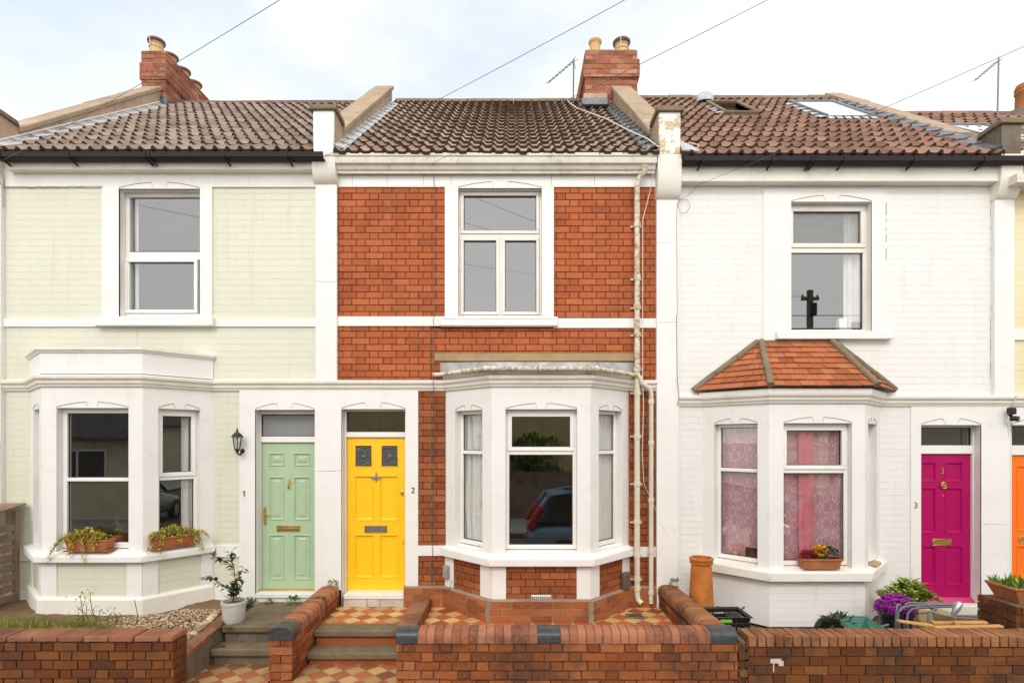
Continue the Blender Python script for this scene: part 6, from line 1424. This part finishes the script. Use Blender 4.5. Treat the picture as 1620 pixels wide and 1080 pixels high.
wallwire([(X(687, -.18), -.20, Z(257, -.2)), (X(686), -.08, Z(270)), (X(688), -.036, Z(300)), (X(687.5), -.016, Z(500)), (X(687), -.10, Z(508)), (X(687), -.016, Z(522)), (X(687), -.016, Z(598)), (X(687), -.11, Z(605)), (X(687), -.02, Z(620)), (X(685), -.02, Z(860)), (X(685), -.034, Z(870)), (X(685), -.02, Z(885)), (X(684), -.02, Z(925)), (X(690), -.09, Z(930)), (X(712, -.1), -.16, Z(930, -.1)), (X(716, -.1), -.2, Z(915, -.1))], 'black cable running down the red brick house beside the dark seam', r=.0036)
wallwire([(X(1068), -.065, Z(500)), (X(1069), -.065, Z(600)), (X(1070), -.12, Z(630)), (X(1068.5), -.02, Z(650)), (X(1069), -.02, Z(900)), (X(1068), -.02, Z(930))], 'black cable down the left edge of the white house')
wallwire([(X(3), -.065, Z(335)), (X(6), -.065, Z(560)), (X(5), -.09, Z(606)), (X(1), -.055, Z(640)), (X(7), -.06, Z(700)), (X(6), -.06, Z(815))], 'thin dark cable down the pilaster at the far left')
wallwire([(X(1036, -.3), -.30, Z(255, -.3)), (X(1030, -.12), -.14, Z(300)), (X(1020), -.10, Z(330)), (X(1014), -.10, Z(352)), (X(1014), -.09, Z(600)), (X(1014), -.14, Z(640)), (X(1012), -.14, Z(720)), (X(1018), -.03, Z(765)), (X(1034), -.03, Z(800)), (X(1042), -.06, Z(825)), (X(1055), -.06, Z(845)), (X(1058), -.055, Z(870))], 'white cable hanging behind the flaking downpipe of the red house', 'wire_w', .0045)
wallwire([rp(2, X(900, 3.2), 4.55, .10), rp(2, 1.02, 4.2, .08), rp(2, 1.10, 3.4, .08), rp(2, 1.45, 2.2, .08), rp(2, 1.62, 1.2, .08), rp(2, 1.74, .4, .10), (1.80, -.2, 6.05), (1.80, -.30, 6.0)], 'white cable lying across the brown roof of the red brick house', 'wire_w', .008)
wallwire([(X(1083, -.1), -.14, 6.06), (X(1090, -.1), -.1, 6.15), (X(1103, -.1), -.15, 6.10), (X(1100, -.1), -.17, 6.04)], 'short loop of white cable at the foot of the red brown roof', 'wire_w', .006)
mb = MB(); a = rp(3, PX[3][1]+.02, 0, .03); mb.hexa([rp(3, PX[3][1]+.0, -.05, .06), rp(3, PX[3][1]+.22, -.05, .05), rp(3, PX[3][1]+.20, .2, .05), rp(3, PX[3][1]+.0, .3, .12), rp(3, PX[3][1]+.0, -.05, .08), rp(3, PX[3][1]+.22, -.05, .065), rp(3, PX[3][1]+.20, .2, .065), rp(3, PX[3][1]+.0, .3, .14)]); mb.build('lead_flashing', 'lead_pale', rf[3])
wallwire([(X(1128, -.5), -.62, .52), (X(1145, -.5), -.66, .50), (X(1162, -.5), -.68, .50), (X(1169, -.5), -.66, .53)], 'black hose end sticking out along the foot of the white bay', r=.011)

# ------------------------------------------------------------------ the other side of the street (seen in the window panes)
o = empty('utility_pole', (8.6, -9.0, 0), 'timber utility pole across the street, reflected in the upper window of the white house', 'utility pole')
mb = MB(); mb.tube([(8.6, -9, -.1), (8.6, -9, 6.75)], [.12, .085], 12); mb.build('shaft', 'pole', o, smooth=50); mb = MB(); mb.box(8.36, 8.84, -9.05, -8.95, 6.47, 6.55); mb.build('crossarm', 'pole', o); mb = MB()
for x in (8.39, 8.81): mb.lathe((x, -9, 6.55), [(.02, 0), (.03, .04), (.02, .07), (0, .08)], 10)
mb.build('insulator', 'iron', o); mb = MB(); mb.box(8.5, 8.7, -8.9, -8.78, 6.0, 6.35); mb.build('junction_box', 'iron', o, bevel=.02)
def bungalow(x0, x1, y0, y1, he, hr, mat, label, wins, gable=False):
    o = empty('bungalow', ((x0+x1)/2, (y0+y1)/2, 0), label, 'house', 'houses across the street'); mb = MB(); mb.box(x0, x1, y0, y1, -.05, he)
    if gable:
        ym = y1; xm = (x0+x1)/2; i = [mb.V(p) for p in ((x0, y1, he), (x1, y1, he), (xm, y1, hr), (x0, y0, he), (x1, y0, he), (xm, y0, hr))]; mb.face((i[0], i[1], i[2])); mb.face((i[5], i[4], i[3]))
    mb.build('wall', mat, o, smooth=0); mb = MB()
    if gable:
        xm = (x0+x1)/2
        for xe in (x0-.3, x1+.3): z_e = he-.3*(hr-he)/((x1-x0)/2); mb.hexa([(xe, y0-.3, z_e), (xe, y1+.25, z_e), (xm, y1+.25, hr), (xm, y0-.3, hr), (xe, y0-.3, z_e+.12), (xe, y1+.25, z_e+.12), (xm, y1+.25, hr+.12), (xm, y0-.3, hr+.12)])
    else:
        ym = (y0+y1)/2
        for ye, s_ in ((y1+.4, 1), (y0-.4, -1)): mb.hexa([(x0-.3, ye, he-.1), (x1+.3, ye, he-.1), (x1+.3, ym, hr), (x0-.3, ym, hr), (x0-.3, ye, he+.02), (x1+.3, ye, he+.02), (x1+.3, ym, hr+.12), (x0-.3, ym, hr+.12)])
    mb.build('roof', 'slate', o, smooth=0)
    for (a, b, c, e) in wins:
        fr = F((x1, y1), (-1, 0)); u0, u1 = x1-b, x1-a; m = MB(); bars(m, fr, u0, u1, c, e, .06, 0, .04); m.fb(fr, (u0+u1)/2-.03, (u0+u1)/2+.03, c+.06, e-.06, 0, .035); w_ = m.build('window', 'upvc', o); m = MB(); m.fb(fr, u0+.06, u1-.06, c+.06, e-.06, 0, .015); m.build('pane', 'car_glass', w_)
    return o
bungalow(-21, -9.2, -17, -11.2, 2.5, 5.2, 'cream_render', 'cream rendered bungalow with dark roof across the street', [(-14.2, -12.4, 1.15, 2.15)])
bungalow(-8.4, 6.5, -21, -15.0, 3.6, 5.4, 'tan_render', 'tan rendered building behind the timber fence across the street', [], gable=True)
bungalow(9.5, 40, -22, -13.5, 3.4, 5.8, 'cream_render', 'second cream bungalow across the street towards the right', [(14, 16, 1.1, 2.1)])
o = empty('timber_fence', (0, -11.6, 0), 'brown close boarded timber fence across the street', 'fence'); mb = MB(); x = -8.8; rnd = random.Random(1)
while x < 9.2: mb.box(x, x+.145, -11.6+rnd.uniform(-.006, .006), -11.575, -.05, 1.45+rnd.uniform(-.015, .015)); x += .15
mb.build('board', 'fence', o, smooth=0); mb = MB()
for i in range(7): mb.box(-8.8+i*3, -8.7+i*3, -11.7, -11.6, -.05, 1.5)
mb.build('post', 'fence', o)
def tree(c, h, r, n, mat, label, seed):
    o = empty('tree', c, label, 'tree', 'trees across the street'); rnd = random.Random(seed); t = MB(); t.tube([c, (c[0]+.05, c[1], c[2]+h*.4), (c[0], c[1]+.05, c[2]+h*.8)], [.14, .10, .03], 8); cl_ = []
    for i in range(9):
        a = rnd.uniform(0, 6.28); p = Vector((c[0]+r*.65*math.cos(a), c[1]+r*.55*math.sin(a), c[2]+h*rnd.uniform(.45, .95))); cl_.append(p); t.tube([(c[0], c[1], c[2]+h*.4), Vector((c[0], c[1], c[2]+h*.4)).lerp(p, .6)+Vector((0, 0, .1)), p], [.05, .03, .012], 6)
    t.build('trunk', 'pole', o); l = MB()
    for p in cl_: clump(l, p, (r*.5, r*.5, r*.4), n//9, .16, .09, rnd, shell=.2)
    l.build('crown', mat, o, smooth=0)
tree((.6, -12.8, 0), 2.35, 1.15, 2600, 'leaf', 'bright green bushy tree growing behind the timber fence', 1)
tree((7.2, -13.2, 0), 3.4, 1.6, 2400, 'leaf', 'second tree behind the fence nearer the utility pole', 2)
tree((-6.6, -12.8, 0), 2.4, 1.1, 1500, 'leaf_dark', 'small dark tree beside the cream bungalow across the street', 3)
def car(x0, y0, mat, label, rot=0.):
    """x0,y0: rear bumper centre line; the body runs along +x"""
    o = empty('parked_car', (x0+2, y0, -.12), label, 'car', 'parked cars'); g = -.12; Wd = .86
    secs = [(0, .45, .75, .62), (.10, .32, .92, .80), (.6, .26, .98, .86), (1.2, .24, .98, .87), (2.6, .24, .94, .87), (3.3, .25, .86, .85), (3.8, .3, .74, .78), (4.0, .42, .62, .62)]
    mb = MB(); rings = []
    for x, zb, zt_, w_ in secs:
        pr = [(-w_*.9, zb), (w_*.9, zb), (w_, zb+.12), (w_*.99, (zb+zt_)/2+.1), (w_*.93, zt_), (-w_*.93, zt_), (-w_*.99, (zb+zt_)/2+.1), (-w_, zb+.12)]; rings.append([mb.V((x0+x, y0+p, g+z)) for p, z in pr])
    for a, b in zip(rings, rings[1:]):
        for k in range(8): mb.face((a[k], a[(k+1) % 8], b[(k+1) % 8], b[k]))
    mb.face(rings[0]); mb.face(rings[-1]); bd = mb.build('body', mat, o, smooth=40); bd.modifiers.new('round', 'SUBSURF').render_levels = 1
    cs = [(.12, .93, .93, .74, .74), (.42, .93, 1.42, .78, .60), (.9, .93, 1.49, .80, .62), (1.9, .93, 1.47, .80, .62), (2.75, .93, .97, .78, .72)]
    mb = MB(); rg = [[mb.V((x0+x, y0+sx*w_, g+z)) for sx, w_, z in ((-1, wb, zb), (1, wb, zb), (1, wt, zt_), (-1, wt, zt_))] for x, zb, zt_, wb, wt in cs]
    for a, b in zip(rg, rg[1:]):
        for k in range(4): mb.face((a[k], a[(k+1) % 4], b[(k+1) % 4], b[k]))
    mb.face(rg[0]); mb.face(rg[-1]); mb.build('cabin_glass', 'car_glass', o, smooth=35)
    mb = MB(); mb.tube([(x0+.45, y0-.58, g+1.44), (x0+.9, y0-.61, g+1.51), (x0+1.9, y0-.61, g+1.49)], .03, 6); mb.tube([(x0+.45, y0+.58, g+1.44), (x0+.9, y0+.61, g+1.51), (x0+1.9, y0+.61, g+1.49)], .03, 6); mb.hexa([(x0+.45, y0-.58, g+1.43), (x0+.45, y0+.58, g+1.43), (x0+1.95, y0+.6, g+1.47), (x0+1.95, y0-.6, g+1.47), (x0+.45, y0-.58, g+1.47), (x0+.45, y0+.58, g+1.47), (x0+1.95, y0+.6, g+1.51), (x0+1.95, y0-.6, g+1.51)])
    for sg in (-1, 1):
        mb.tube([(x0+.12, y0+sg*.74, g+.93), (x0+.45, y0+sg*.60, g+1.44)], .05, 6); mb.tube([(x0+1.5, y0+sg*.81, g+.93), (x0+1.45, y0+sg*.62, g+1.47)], .035, 6); mb.tube([(x0+2.75, y0+sg*.76, g+.95), (x0+1.95, y0+sg*.61, g+1.47)], .035, 6)
    mb.build('roof', mat, o, smooth=40)
    for x in (.75, 3.2):
        for sg in (-1, 1): m = MB(); m.lathe((x0+x, y0+sg*.78+.09*0, g+.31), [(.19, -.1), (.30, -.1), (.31, -.06), (.31, .06), (.30, .1), (.19, .1)], 24, axis='y'); w_ = m.build('wheel', 'tyre', o, smooth=40); m = MB(); m.lathe((x0+x, y0+sg*.78, g+.31), [(0, -.095), (.19, -.09), (.19, .09), (0, .095)], 16, axis='y'); m.build('rim', 'alu', w_, smooth=30)
    for sg in (-1, 1): m = MB(); m.tube([(x0+.06, y0+sg*.72, g+.78), (x0+.16, y0+sg*.74, g+1.0), (x0+.30, y0+sg*.69, g+1.22)], .07, 8); m.build('tail_lamp', 'tail', o, smooth=50); m = MB(); m.tube([(x0+3.75, y0+sg*.62, g+.66), (x0+3.95, y0+sg*.5, g+.58)], .08, 8); m.build('headlight', 'car_glass', o, smooth=50)
    m = MB(); m.box(x0-.02, x0+.01, y0-.26, y0+.26, g+.55, g+.67); m.build('number_plate', 'plate', o); return o
car(.28, -5.75, 'car_blue', 'blue hatchback parked in the street, reflected in the red house bay window')
car(5.4, -5.6, 'car_grey', 'grey hatchback parked on the near side of the street beyond the white house')
car(-9.5, -9.4, 'car_grey', 'grey hatchback parked across the street in front of the cream bungalow')

def street_wire(y, z, label):
    mb = MB(); mb.tube([(-14+t*1.6, y, z-.0016*(1-((t-14)/14)**2)*120) for t in range(29)], .012, 6); tag(mb.build('overhead_cable', 'wire', smooth=60), label, 'cable', 'overhead cables')
street_wire(-9.15, 6.25, 'upper cable strung along the far side of the street, reflected in the upper panes'); street_wire(-8.9, 5.75, 'lower cable strung along the far side of the street, reflected in the upper panes')
